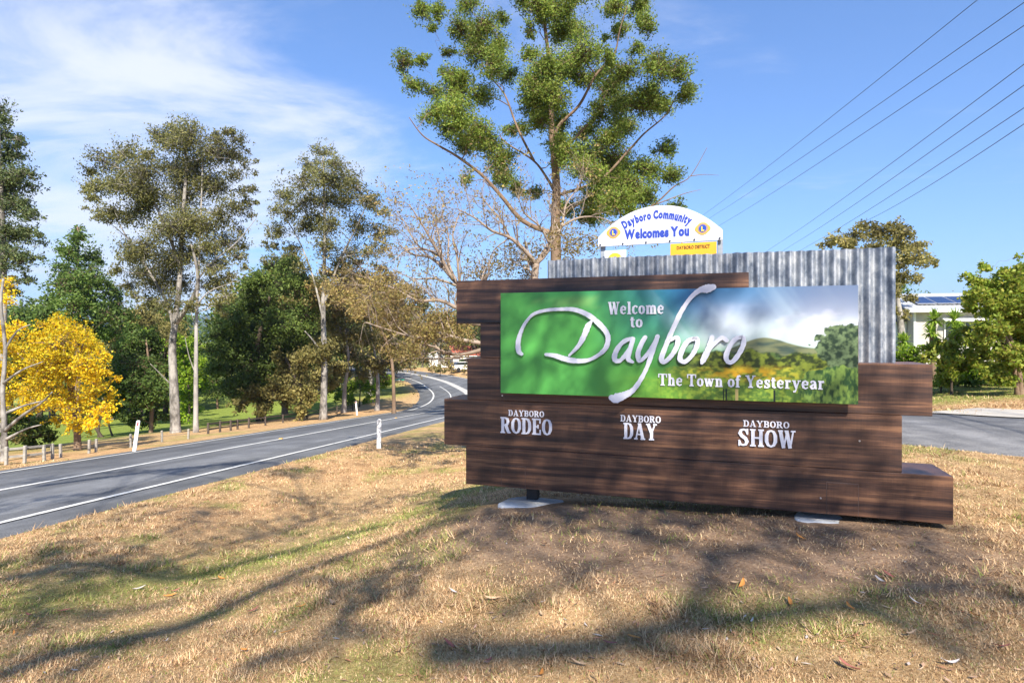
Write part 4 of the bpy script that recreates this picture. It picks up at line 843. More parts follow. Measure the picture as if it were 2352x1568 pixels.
tree('gum_tree', 'rounded olive gum tree with a pale forked trunk rising above the dense green tree', (PX(742,955,36).x, 36), 36,
     [([(742,960),(745,830),(742,700),(745,600),(745,480),(742,360)], .23, .04)],
     [(740,355,32),(710,375,30),(770,375,32),(695,410,38),(745,410,42),(795,410,36),(655,450,34),(700,460,42),(750,460,40),(800,460,42),(845,450,32),(630,480,20),(640,530,30),(700,520,40),(760,520,40),(820,520,40),(870,530,30),(885,570,20),(628,560,18),(740,570,34),(800,580,36),(850,580,30),(670,570,24),(620,540,16),(870,610,18),(780,430,36),(820,430,28),(660,490,30),(728,500,34),(630,590,14),(608,600,14),(895,530,22),(880,490,22),(905,590,12),(862,470,24),(690,610,22),(770,610,26),(840,630,22),(612,560,14),(740,640,26)], 'leaf_olive', 'bark_pale', .28, (5.2, 1.9), .7, seed=4, spread=.8,
     limbs=[([(744,740),(720,640),(690,560),(650,490)], .08, .02, 1), ([(744,700),(780,600),(820,520),(850,450)], .08, .02, -1), ([(744,830),(725,790),(700,760)], .08, .03, -1)])
tree('gum_tree', 'dark leafy gum tree reaching up the left of the yellow tree', (PX(2,1040,22).x, 22), 22,
     [([(4,1050),(5,800),(8,650),(5,500),(-4,300),(-10,200)], .17, .04)],
     [(5,310,35),(20,350,35),(40,320,22),(5,400,45),(35,400,30),(60,400,26),(75,430,18),(10,460,45),(45,470,36),(75,500,26),(20,530,45),(60,540,32),(90,535,16),(15,590,40),(50,600,30),(80,590,16),(60,640,22),(-40,350,60),(-50,450,60),(-50,560,60),(-20,250,40),(10,280,20),(30,440,40),(95,560,12),(30,660,24)], 'leaf_bluegum', 'bark_pale', .28, (6.4, 2.3), .65, seed=5, spread=.6)
tree('conical_tree', 'pointed green tree standing behind the yellow tree', (PX(175,960,46).x, 46), 46,
     [([(178,965),(180,800),(180,650),(178,520)], .25, .04)],
     [(180,525,16),(178,550,26),(165,585,32),(198,590,30),(155,625,34),(195,630,38),(225,600,18),(140,660,34),(185,670,42),(225,655,34),(120,690,32),(165,710,42),(215,700,40),(250,670,26),(110,720,30),(245,720,36),(275,700,26),(140,750,40),(200,750,44),(260,760,36),(290,720,24),(100,760,30)], 'leaf_green', 'bark_brown', .28, (6.5, 2.8), .4, seed=6, spread=.8)
Dy = 20.5
tree('yellow_tree', 'bright yellow flowering tree on the road verge', (PX(178,1040,Dy).x, Dy), Dy,
     [([(178,1045),(177,990),(170,930),(158,880),(145,800)], .13, .04)],
     [(140,735,22),(120,755,32),(160,755,32),(190,770,30),(90,780,38),(130,790,45),(175,790,40),(215,800,32),(235,815,22),(50,810,36),(95,825,45),(150,830,45),(200,835,40),(235,845,22),(20,800,30),(60,850,42),(110,865,40),(155,870,36),(205,870,30),(20,860,36),(70,895,36),(120,905,38),(165,910,36),(215,905,28),(245,890,20),(250,915,18),(30,905,26),(100,930,26),(150,945,30),(195,945,32),(235,945,26),(180,975,24),(215,970,22),(245,960,14),(160,985,16),(10,660,24),(35,640,14),(0,690,24),(-30,760,50),(-40,850,50),(205,995,10),(10,760,30),(40,745,20),(-10,930,30),(60,940,22),(265,870,12),(255,935,14),(130,965,18)], 'leaf_yellow', 'bark_brown', .21, (5.4, 2.6), .2, seed=7, spread=.75, tuft=.3,
     limbs=[([(175,960),(130,900),(80,850),(40,810)], .05, .015, -1), ([(172,940),(205,900),(230,850)], .045, .012, .6), ([(165,900),(180,840),(190,790)], .05, .015, -.8)])
tree('brown_trunk_tree', 'bare branching grey tree at the timber rail fence', (PX(8,1050,17.5).x, 17.5), 17.5,
     [([(8,1060),(10,980),(6,900),(12,800),(2,700),(8,640)], .085, .03)],
     [(40,1000,20),(10,960,16)], 'leaf_khaki', 'bark_pale', .05, (7, 3), .3, seed=8,
     limbs=[([(10,990),(50,955),(95,925),(120,900)], .06, .012, -1), ([(8,950),(60,930),(110,918)], .05, .012, .6), ([(8,880),(50,850),(100,830)], .05, .01, -.6), ([(12,800),(40,760),(70,745)], .04, .01, .4), ([(10,1010),(60,985),(95,975)], .05, .01, 0)])
def shrub(name, label, x, y, D, clumps, leaf, seed, lk=.3, lp=(7, 3.4), bark='bark_dark', group=None, cat='shrub', dr=.2, tr=.05, spread=.8):
    cx = np.mean([c_[0] for c_ in clumps]); cy = min(c_[1] for c_ in clumps)
    return tree(name, label, (PX(x, y, D).x, D), D, [([(x, y+3), (x+2, (y*.6+cy*.4)), (cx, cy+10)], tr, tr*.3)], clumps, leaf, bark, lk, lp, dr, seed=seed, spread=spread, group=group, cat=cat)
shrub('leafy_shrub', 'dark dense shrub in the shade behind the timber rail fence', 62, 1030, 23, [(60,985,34),(30,1000,30),(90,1000,30),(60,950,30),(100,970,24),(20,960,26),(110,1010,18),(75,1020,18)], 'leaf_dark', 20)
D5 = 33
tree('green_tree', 'blue green young tree between the yellow tree and the thick mottled trunk', (PX(345,1000,31).x, 31), 31,
     [([(346,1012),(348,940),(345,860),(335,780)], .13, .04)],
     [(300,790,36),(330,780,36),(285,830,34),(320,835,42),(360,840,28),(295,880,38),(340,885,40),(375,880,20),(290,925,30),(330,930,34),(365,930,24),(310,965,24),(345,965,26),(280,955,16),(380,960,14),(300,760,24),(350,800,30),(310,905,36),(350,910,32),(285,860,28)], 'leaf_green', 'bark_brown', .30, (7, 3), .3, seed=9)
tree('forked_tree', 'small tree with crooked dark stems on the lawn behind the verge', (PX(228,1005,30).x, 30), 30,
     [([(242,1015),(222,985),(214,960),(222,920)], .10, .03), ([(226,1012),(228,975),(236,940)], .07, .02), ([(262,1010),(250,975),(246,930)], .06, .02)],
     [(215,900,30),(250,895,30),(275,915,26),(235,870,30),(280,880,28),(262,945,22)], 'leaf_green', 'bark_dark', .26, (7, 3), .3, seed=10)
shrub('olive_bush', 'olive brown bushy tree behind the blue green young tree', 300, 960, 55, [(270,730,30),(310,725,34),(350,735,28),(290,765,34),(335,765,34),(375,755,24),(250,770,30),(360,780,30),(280,800,30),(400,770,24),(240,735,20)], 'leaf_khaki', 21, .28, (6, 2.6), tr=.2)
shrub('lime_tree', 'bright lime green tree glowing behind the two pale gum trunks', 432, 985, 48, [(440,790,22),(425,810,28),(450,830,28),(430,860,32),(455,880,26),(425,905,30),(440,940,28),(425,965,22),(410,830,26),(470,800,20),(415,780,18),(405,880,24),(330,770,22),(350,790,22),(305,780,18)], 'leaf_lime', 22, .3, (6, 3), tr=.12)
tree('dense_tree', 'broad dense dark green tree beyond the slender pale gum', (PX(598,985,40).x, 40), 40,
     [([(600,985),(598,900),(590,800),(620,680)], .4, .08)],
     [(510,770,30),(540,745,34),(575,720,38),(610,690,38),(640,650,40),(600,640,30),(660,610,30),(625,605,26),(680,660,36),(520,810,36),(560,790,46),(600,760,48),(650,740,46),(690,720,40),(500,845,30),(540,850,40),(590,840,48),(640,820,48),(680,790,40),(560,890,38),(610,890,40),(660,870,36),(530,880,28),(500,800,22),(570,750,40),(620,720,40),(570,680,24),(580,660,24),(700,750,30)], 'leaf_dark', 'bark_dark', .42, (5.8, 2.6), .2, seed=11, spread=.9)
shrub('bushy_tree', 'dusty olive bushy tree hanging over the dark paddock fence', 690, 978, 37, [(660,860,34),(700,830,36),(740,810,34),(690,880,36),(640,900,32),(730,870,34),(670,920,30),(710,920,28),(620,930,26),(600,910,26),(575,900,26),(560,930,22),(540,910,22),(690,945,20),(770,840,26),(650,830,28),(760,880,24),(600,945,20),(560,880,24)], 'leaf_khaki', 23, .3, (7, 2.8), tr=.16, dr=.5)
tree('khaki_gum', 'drooping khaki gum tree with several thin pale stems before the bend', (PX(790,940,46).x, 46), 46,
     [([(790,948),(792,890),(800,820),(790,720)], .22, .05), ([(866,930),(868,880),(862,820),(850,740)], .20, .05)],
     [(780,700,34),(820,720,36),(860,730,36),(790,760,36),(840,780,38),(880,780,32),(800,810,34),(850,830,32),(890,830,28),(760,790,30),(770,740,30),(830,860,26),(880,860,22),(790,850,24),(900,800,24),(910,760,24),(750,830,22),(850,700,28)], 'leaf_khaki', 'bark_white', .28, (6.5, 2.6), .7, seed=12, spread=.9)
tree('olive_tree', 'olive tree filling the gap behind the dense green tree and the rounded gum', (PX(655,975,48).x, 48), 48,
     [([(655,975),(652,850),(650,720),(655,620)], .3, .06)], fillc([(650,650,55,60),(690,730,60,60),(700,820,60,50),(620,720,40,50)], 46, 18, 32, 9), 'leaf_khaki', 'bark_brown', .26, (6.5, 2.8), .5, seed=16)
tree('grey_green_tree', 'grey green tree with hanging foliage left of the road bend', (PX(850,915,62).x, 62), 62,
     [([(850,915),(852,840),(845,740),(840,660)], .3, .08)], fillc([(840,720,80,60),(900,780,60,50),(780,770,60,60),(950,800,50,35),(960,740,40,40)], 60, 18, 30, 10), 'leaf_olive', 'bark_pale', .26, (6.5, 2.8), .6, seed=17)
shrub('low_shrub', 'sunlit yellow green shrub at the foot of the thin pale stems', 825, 925, 52, [(800,890,22),(825,880,22),(850,895,20),(875,880,20),(810,915,16),(840,915,14),(780,910,20),(890,870,14),(770,890,20)], 'leaf_lime', 24, .3, (6, 3), tr=.08)
# --- bare trees behind the sign
def bare(name, label, base, D, limbs, bark, seed, leaf=None, clumps=(), depth=3, nsub=5, lk=.1, base_r=.2, sub=1.0):
    rng = np.random.default_rng(seed); k = D/F; loc = Vector((base[0], base[1], gz(*base))); T = thing(name, label, 'tree', loc); mb = MB(); tips = []
    def grow(p, d, L_, r, lev):
        n = 5; pts = [p.copy()]; dd = d.copy()
        for i in range(n):
            dd = dd+rng.normal(size=3)*.22; dd[2] += .03; dd /= np.linalg.norm(dd); pts.append(pts[-1]+dd*L_/n)
        mb.tube(pts, [r*(1-.65*i/n) for i in range(n+1)], 5 if lev < 2 else 3, False)
        tips.append(pts[-1])
        if lev < depth:
            for i in range(nsub-lev):
                t = int(rng.integers(1, n+1)); q_ = rng.normal(size=3); q_ -= dd*q_.dot(dd); q_ /= np.linalg.norm(q_)
                e = (pts[t]-pts[t-1]); e /= np.linalg.norm(e); nd = e*.75+q_*.75; nd[2] += .12; nd /= np.linalg.norm(nd)
                grow(pts[t], nd, L_*(.42+.3*rng.random()), r*(1-.65*t/n)*.62, lev+1)
    for (pts, r0, r1, dd) in limbs:
        P = [np.array(PX(q_[0], q_[1], D+dd*i/(len(pts)-1))) for i, q_ in enumerate(pts)]
        C_ = catmull(P, 4); n = len(C_); rr = [r0+(r1-r0)*i/(n-1) for i in range(n)]; mb.tube(C_, rr, 7)
        for i in range(n//4, n):
            if rng.random() < .95*sub:
                e = C_[min(i+1, n-1)]-C_[i-1]; e /= np.linalg.norm(e); q_ = rng.normal(size=3); q_ -= e*q_.dot(e); q_ /= np.linalg.norm(q_)
                d = e*.7+q_*.8; d /= np.linalg.norm(d); grow(C_[i], d, (50+60*rng.random())*k, max(rr[i]*.5, .5*k), 1)
    mb.build('trunk', bark, T, True)
    if leaf:
        C0 = []
        for (x, y, r) in clumps:
            m_ = max(2, int(lk*r*r/6)); u = rng.normal(size=(m_, 3)); u /= np.linalg.norm(u, axis=1)[:,None]
            C0.append(np.array(PX(x, y, D+rng.normal()*1.0))+u*(rng.random((m_, 1))**.5)*r*k)
        tp = np.array(tips); C0.append(tp[rng.random(len(tp)) < .25])
        V, Q = leaves_np(np.concatenate(C0), 6, 6*k, 7*k, 3.2*k, .4, rng); tag(rawnp('crown', V, Q, leaf, T), kind='stuff')
    return T
b1 = PX(1228, HZ, 15)
bare('leafless_tree', 'leafless grey brown tree forking just behind the corrugated iron', (b1.x, b1.y), 15,
     [([(1226,900),(1228,760),(1228,640),(1232,606)], .11, .085, 0), ([(1232,606),(1205,575),(1170,545),(1130,530),(1090,500),(1050,480)], .06, .012, -1), ([(1232,606),(1262,560),(1290,520),(1300,470),(1330,430)], .065, .012, 1), ([(1170,545),(1150,505),(1120,470),(1100,440)], .035, .008, .6),
      ([(1262,560),(1240,520),(1205,490),(1190,450)], .035, .008, -.8), ([(1290,520),(1330,500),(1380,500),(1420,520)], .035, .008, .5)], 'bark_twig', 31, 'leaf_straw',
     [(1150,610,40),(1110,625,30),(1190,600,40),(1230,575,30),(1290,540,40),(1320,560,36),(1170,570,30),(1300,580,30),(1360,560,34),(1080,630,22),(1210,630,30)], 3, 5, .22)
b2 = PX(1120, HZ, 12.5)
bare('leafless_tree', 'wide leafless tree reaching its twigs out over the road beside the sign', (b2.x, b2.y), 12.5,
     [([(1122,930),(1118,800),(1115,730),(1100,690)], .12, .09, 0), ([(1100,690),(1050,650),(1015,612),(985,590),(950,585),(915,560)], .055, .012, 1), ([(1040,642),(1012,590),(990,550),(960,500),(940,470)], .04, .008, -.5),
      ([(1015,612),(1010,560),(1000,510),(985,480)], .03, .007, .8), ([(1115,730),(1060,712),(1010,690),(960,690),(900,660),(850,650)], .05, .01, -.6), ([(1115,745),(1050,740),(1000,742),(960,750),(910,735),(870,700),(820,670)], .05, .01, 1),
      ([(1118,800),(1070,812),(1030,812),(995,795),(950,790),(900,790)], .05, .01, .4), ([(1118,790),(1060,780),(1010,765),(960,775),(900,760),(840,740)], .045, .01, -1), ([(1100,690),(1060,660),(1050,590),(1040,540),(1060,480)], .04, .008, .6), ([(985,590),(950,550),(930,510),(905,480)], .022, .005, .8), ([(1012,590),(970,570),(935,575),(900,600)], .022, .005, -.8), ([(1060,660),(1000,640),(950,640),(905,620)], .03, .006, .5), ([(1050,650),(1030,600),(1030,540),(1015,490),(1020,455)], .028, .005, 1.2)], 'bark_twig', 32, 'leaf_straw',
     fillc([(960,740,90,40),(1010,770,60,40),(880,690,90,50),(1060,770,40,30),(930,800,60,20),(800,660,50,40)], 80, 16, 30, 5), 3, 5, .26)
tree('twiggy_tree', 'brown twiggy tree with thinning leaves beside the rounded olive gum', (PX(905,900,40).x, 40), 40,
     [([(905,915),(900,830),(870,740),(840,660)], .14, .04)],
     fillc([(800,640,110,45),(860,690,90,50),(760,670,70,50),(930,700,40,50)], 70, 16, 28, 6), 'leaf_straw', 'bark_brown', .17, (6.5, 2.4), .5, seed=13, spread=.8)
# --- right-hand trees
tree('gum_tree', 'khaki gum tree showing above the corner of the corrugated iron', (PX(2070,840,34).x, 34), 34,
     [([(2072,850),(2070,760),(2060,680),(2040,600)], .28, .06)],
     [(1905,560,14),(1930,550,26),(1960,540,28),(1990,525,22),(2020,535,30),(2050,520,24),(2080,530,24),(2060,560,34),(2100,565,26),(2010,570,30),(1960,575,24),(2095,600,28),(2130,600,18),(2145,608,9),(2080,635,26),(2110,640,20),(2060,600,26),(2060,670,22),(2090,680,18),(2050,710,20),(2075,720,16),(1890,565,9)], 'leaf_khaki', 'bark_pale', .28, (7, 3), .5, seed=14, spread=.7)
def Z2(L_): return [(1633+.3056*a, 522.6+.3056*b, .3056*r) for a, b, r in L_]
tree('garden_tree', 'sunlit small leafed garden tree in front of the house', (PX(2345,890,14.5).x, 14.5), 14.5,
     [([(2346,892),(2340,850),(2330,800),(2310,755),(2290,735)], .07, .02), ([(2338,860),(2318,790),(2275,745),(2240,735)], .05, .015)],
     Z2([(2080,300,45),(2030,280,25),(2000,400,70),(2150,430,100),(2280,400,80),(2330,300,50),(2310,220,18),(1900,360,25),(2000,540,90),(2090,480,90),(2150,560,110),(2280,560,100),(1950,620,55),(2080,640,80),(2220,660,100),(2320,720,100),(2200,780,80),(2300,860,110),(2190,900,70),(2160,960,55),(2320,1000,100),(2220,1040,55),(2420,500,120),(2450,700,140),(2440,900,140),(1980,470,60),(2380,330,70),(1930,560,40),(2120,760,90),(2260,780,110),(2340,640,110),(2100,860,80),(2250,950,100),(2340,1120,80),(2130,1090,70),(2050,760,60),(2250,1130,60),(2200,350,70),(2240,480,100)]), 'leaf_sun', 'bark_brown', .34, (8, 4.0), .2, seed=15, spread=.7)
shrub('garden_shrub', 'loose sunlit shrub growing through the wire fence by the house', 2185, 885, 15.5, Z2([(1700,920,60),(1780,890,60),(1850,940,80),(1950,950,60),(1780,1000,70),(1880,1030,65),(1850,820,50),(1950,850,50),(1820,1090,45),(1660,960,40),(1980,1020,45),(1740,1060,35),(1700,860,30),(2040,960,60),(2000,880,50),(1600,1000,40),(1900,780,40),(2060,1060,60),(1640,900,40)]), 'leaf_sun', 25, .42, (9, 4.4), tr=.035)
hd = [(2185,868,16,24),(2215,862,17,28),(2248,866,17,30),(2282,858,17.5,32),(2315,866,17,30),(2348,858,17.5,34),(2160,876,16,16)]
for i, (x, y, D_, r) in enumerate(hd):
    shrub('hedge_shrub', 'low green hedge shrub behind the wire fence', x, y+24, D_, [(x, y, r*.7), (x-r*.5, y+4, r*.6), (x+r*.5, y+2, r*.6), (x, y-r*.5, r*.5)], ['leaf_sun', 'leaf_lime', 'leaf_green'][i % 3], 40+i, .3, (9, 4.6), tr=.03, group='hedge shrubs behind the wire fence')
# yuccas in front of the house
def yucca(label, x, ybase, D, heads, seed):
    rng = np.random.default_rng(seed); k = D/F; p0 = PX(x, ybase, D); loc = Vector((p0.x, p0.y, gz(p0.x, p0.y))); T = thing('yucca_plant', label, 'plant', loc)
    for (hx, hy, r) in heads:
        h = np.array(PX(hx, hy, D+rng.normal()*.15)); MB().tube(catmull([np.array(loc)-np.array([0,0,.05]), (np.array(loc)+h)/2+np.array([(hx-x)*k*.3,0,0]), h], 4), .045, 6).build('stem', 'bark_brown', T, True)
        V = []; Q = []; n = 120
        for i in range(n):
            a = rng.random()*6.283; el = rng.uniform(-.6, 1.45); L_ = r*k*(.75+.4*rng.random()); d = np.array([math.cos(a)*math.cos(el), math.sin(a)*math.cos(el), math.sin(el)]); s_ = np.cross(d, [0,0,1.0]); s_ /= np.linalg.norm(s_)+1e-6
            w = .028; m_ = h+d*L_*.55; e = h+d*L_+np.array([0,0,-.18*L_*math.cos(el)]); b_ = len(V)
            V += [h+s_*w*.5, h-s_*w*.5, m_-s_*w, m_+s_*w, e]; Q += [(b_, b_+1, b_+2, b_+3), (b_+3, b_+2, b_+4, b_+4)]
        raw('leaf_rosette', V, [tuple(dict.fromkeys(f_)) for f_ in Q], 'leaf_yucca', T)['kind'] = 'stuff'
yucca('tall yucca with two stacked rosettes against the pale house wall', 2146, 858, 19.5, [(2146,735,30),(2138,765,26)], 1)
yucca('yucca with a full round rosette below the house window hood', 2193, 856, 19, [(2193,735,30),(2196,758,24)], 2)
yucca('low yucca beside the end of the corrugated iron', 2076, 856, 18.5, [(2076,785,26),(2074,808,22)], 3)
shrub('lime_shrub', 'bright yellow green shrub under the low yucca', 2085, 850, 17.5, [(2070,815,12),(2090,815,14),(2105,805,13),(2068,832,12),(2085,835,14),(2105,830,12)], 'leaf_lime', 60, .4, (7, 4), tr=.02)
# --- woodland filling the valley and the skyline
kinds = [('leaf_olive', 'bark_pale'), ('leaf_green', 'bark_brown'), ('leaf_bluegum', 'bark_pale'), ('leaf_khaki', 'bark_brown'), ('leaf_dark', 'bark_dark')]
protos = []
bg_r = random.Random(5)
def wood_tree(i):
    rng = np.random.default_rng(500+i); T = thing('woodland_tree', ['distant olive bushy tree in the wooded valley', 'distant mid green bushy tree in the wooded valley', 'distant blue green bushy tree in the wooded valley', 'distant khaki bushy tree in the wooded valley', 'distant deep green bushy tree in the wooded valley'][i], 'tree', (0,0,0), 'trees of the wooded valley'); mb = MB(); H_ = 11
    mb.tube(catmull([(0,0,-.5),(.1*rng.normal(),.1,3),(.3*rng.normal(),.2,7),(0,0,10)], 4), [.28-.016*j for j in range(13)], 6)
    n = 16; C0 = []; 
    for j in range(n):
        z = 3.2+7.2*rng.random(); r = (1-abs(z-6)/6.2)*3.6*math.sqrt(rng.random()); a = rng.random()*6.283; c_ = np.array([math.cos(a)*r, math.sin(a)*r, z])
        mb.tube([(0,0,z*.75), c_*np.array([.5,.5,.95]), c_], [.09,.06,.02], 4, False)
        u = rng.normal(size=(26, 3)); u /= np.linalg.norm(u, axis=1)[:,None]; C0.append(c_+u*(1.5*rng.random((26, 1))**.45)*np.array([1,1,.8]))
    mb.build('trunk', kinds[i % 5][1], T, True)
    V, Q = leaves_np(np.concatenate(C0), 9, .42, .42, .20, .35, rng); tag(rawnp('crown', V, Q, kinds[i % 5][0], T), kind='stuff')
    return T
protos = [wood_tree(i) for i in range(5)]
spots = []
for (x, D_, h) in [(240,75,8),(270,90,9),(210,85,8),(330,95,9),(380,80,8),(440,95,9),(470,110,9),(500,85,7),(120,70,9),(60,75,10),(20,60,9),(150,95,10),(300,120,10),(410,130,10),(520,120,9),(560,100,9),(610,90,8),(660,100,9),(720,110,9),(770,100,9),(820,90,8),(860,105,9),(900,120,9),(940,140,9),(990,150,9),(1030,160,9),(1070,165,9),(1110,150,10),(-60,70,10),(880,85,7),(930,115,8),(970,135,8),(1010,125,8),(1050,135,9),
                   (1090,120,9),(1140,110,10),(1180,95,10),(1240,85,10),(1330,90,10),(1400,80,10),(1480,85,10),(1560,95,9),(1650,90,9),(1750,95,9),(1850,80,8),(1950,85,8),(2050,75,8),(2140,70,7),(2220,65,7),(2300,60,7),(2380,65,8),(90,60,9),(180,62,8),(560,75,9),(600,70,8),(640,80,9),(690,75,9),(730,80,9),(790,78,9),(840,75,8),(370,100,9),(260,64,7),(20,90,10),(-20,64,9),(330,72,7)]:
    spots.append((x, D_, h))
spots = [(x, D_, h*(1.0 if 425 < x < 535 or x > 1150 else (1.25 if x < 330 else 1.65 if x < 960 else 1.45))) for x, D_, h in spots]
for i, (x, D_, h) in enumerate(spots):
    X_ = (x-1176)/F*D_; z = gz(X_, D_); pr = protos[bg_r.randrange(5)] if i >= 5 else protos[i]
    if i < 5: o = pr
    else:
        o = pr.copy(); COL.objects.link(o)
        for ch in pr.children:
            c_ = ch.copy(); COL.objects.link(c_); c_.parent = o
    o.location = (X_, D_, z); o.rotation_euler = (0, 0, bg_r.random()*6.28); s_ = h/11*(.85+.3*bg_r.random()); o.scale = (s_*1.15, s_*1.15, s_)
# ---------------------------------------------------------------- trees behind the photographer, known from their shadows
leafmat('leaf_shade', [(.05,.075,.02),(.11,.14,.035),(.16,.17,.04)], .3)
def lift(p, h): return np.array(p)+np.array(SUND)*(h/SUND.z)
def gp(x, y): return np.array(hit(x, y))
def shade_tree(label, foot, crown_h, traces, blobs, seed, face=()):
    """traces: (shadow polyline in picture points, height at its start, height at its end, radius start, radius end)"""
    rng = np.random.default_rng(seed); loc = Vector((foot[0], foot[1], gz(*foot))); T = thing('roadside_gum', label, 'tree', loc); mb = MB(); lf = []; ls = []; nodes = []
    fork = np.array([foot[0]+.3, foot[1]+.6, loc.z+crown_h])
    mb.tube(catmull([np.array(loc)-np.array([0,0,.3]), np.array(loc)+np.array([.1,.1,crown_h*.5]), fork], 6), [.34-.012*i for i in range(13)], 10)
    for (tr, h0, h1, r0, r1) in traces:
        P = [lift(gp(x, y), h0+(h1-h0)*i/(len(tr)-1)) for i, (x, y) in enumerate(tr)]
        d0 = np.linalg.norm(P[0]-fork)
        pre = [fork, (fork+P[0])/2+np.array([0,0,.25*min(d0, 3)])] if h0 < crown_h+3.0 and r0 > .054 else []
        C_ = catmull(pre+P, 6); n = len(C_); mb.tube(C_, [r0+(r1-r0)*i/(n-1) for i in range(n)], 6)
        for i in range(n//3, n, 2):
            e = rng.normal(size=3); e[2] = abs(e[2])*.3; e /= np.linalg.norm(e); q_ = C_[i]+e*(.5+.9*rng.random()); mb.tube([C_[i], (C_[i]+q_)/2+rng.normal(size=3)*.1, q_], [.014, .010, .005], 4, False)
            nodes.append(C_[i]); q_ = q_
            if rng.random() < .25: lf.append(q_); ls.append(.17)
    sprays = [(lift(gp(x, y), h), r, n) for x, y, r, h, n in blobs]      # leafy sprays: shadow centre in the picture, radius in metres, height, tufts
    for (x, y, r, h, n) in face:      # sprays whose shadow lies on the face of the sign
        u_, z_ = sgn(x, y); sprays.append((lift(S3(u_, z_), h), r, n))
    for (c_, r, n) in sprays:
        for i in range(n):
            u = rng.normal(size=3); u /= np.linalg.norm(u); q_ = c_+u*np.array([r, r, r*.6])*rng.random()**.5
            lf.append(q_); ls.append(.16)
        nn = np.array(nodes); a_ = nn[int(np.argmin(np.linalg.norm(nn-c_, axis=1)))]; mb.tube(catmull([a_, (a_+c_)/2+np.array([0,0,.25]), c_], 4), [.028-.0025*j for j in range(9)], 4, False); nodes.append(c_)
    mb.build('trunk', 'bark_brown', T, True)
    V, Q = leaves_np(np.array(lf), 15, np.array(ls), .15, .04, .6, rng); tag(rawnp('crown', V, Q, 'leaf_shade', T), kind='stuff')
shade_tree('spreading gum tree whose branch shadows cross the mown grass before the sign', (3.6, -9.5), 5.9,
  [([(1000,1512),(1176,1506),(1376,1491),(1436,1466),(1526,1441),(1576,1401),(1616,1356),(1641,1296),(1701,1261),(1876,1231)], 12, 14.6, 0.115, 0.054),
   ([(1436,1476),(1551,1521),(1726,1526)], 12.2, 13, 0.068, 0.034),
   ([(1501,1451),(1676,1426),(1826,1411),(1976,1386),(2076,1361),(2100,1320),(2130,1270)], 12.3, 14.2, 0.095, 0.041),
   ([(1976,1386),(2150,1362),(2352,1366)], 13, 14, 0.068, 0.034),
   ([(1150,1412),(1201,1386),(1326,1326),(1416,1281)], 12.6, 13.6, 0.061, 0.027),
   ([(2000,1410),(2101,1456),(2226,1531)], 12.6, 13.2, 0.061, 0.027),
   ([(1641,1296),(1560,1250),(1450,1232),(1330,1225)], 13.6, 14.4, 0.061, 0.027)],
  [(1150,1230,.5,7.8,5),(1300,1205,.45,8.0,4),(1450,1225,.5,8.0,5),(1600,1212,.5,8.2,4),(1780,1225,.5,8.2,4),(1950,1235,.45,8.3,4),(2150,1245,.5,8.3,4),(2300,1260,.5,8.3,4),(1880,1320,.3,7.8,3),(1700,1290,.3,8.0,3),(2280,1340,.35,8.0,4),(1400,1265,.35,7.8,3),(1500,1170,.6,8.7,18),(1700,1180,.6,8.7,18),(1300,1160,.6,8.7,20),(1180,1165,.6,8.7,20),(1850,1190,.55,8.9,9),(2250,1460,.3,7.7,3),(1100,1190,.5,8.4,6),], 1, [(1090,690,.28,7.7,12),(1180,655,.22,7.8,9),(1320,640,.22,8.0,9),(1480,632,.22,8.0,9),(1640,628,.22,8.0,9),(1120,800,.28,7.7,11),(1110,900,.28,7.7,11),(1060,970,.26,7.6,11),(1150,1060,.28,7.6,11),(1250,1000,.24,7.6,8),(1300,1085,.26,7.5,9),(1420,1060,.2,7.6,6),(1350,930,.22,7.7,7),(1560,1100,.22,7.6,6),(1640,940,.2,7.7,6),(1850,960,.2,7.7,7),(1800,1120,.2,7.6,5),(2090,1150,.22,7.6,8),(1250,760,.26,7.8,8),(1420,820,.24,7.8,7),(1220,880,.24,7.7,7),(1560,720,.2,8.0,5),(1380,700,.2,8.0,5),(2040,900,.12,7.7,4),(1700,850,.2,7.8,4),(1930,1040,.18,7.7,4),(1380,1000,.2,7.7,5),(1500,880,.2,7.8,4)])
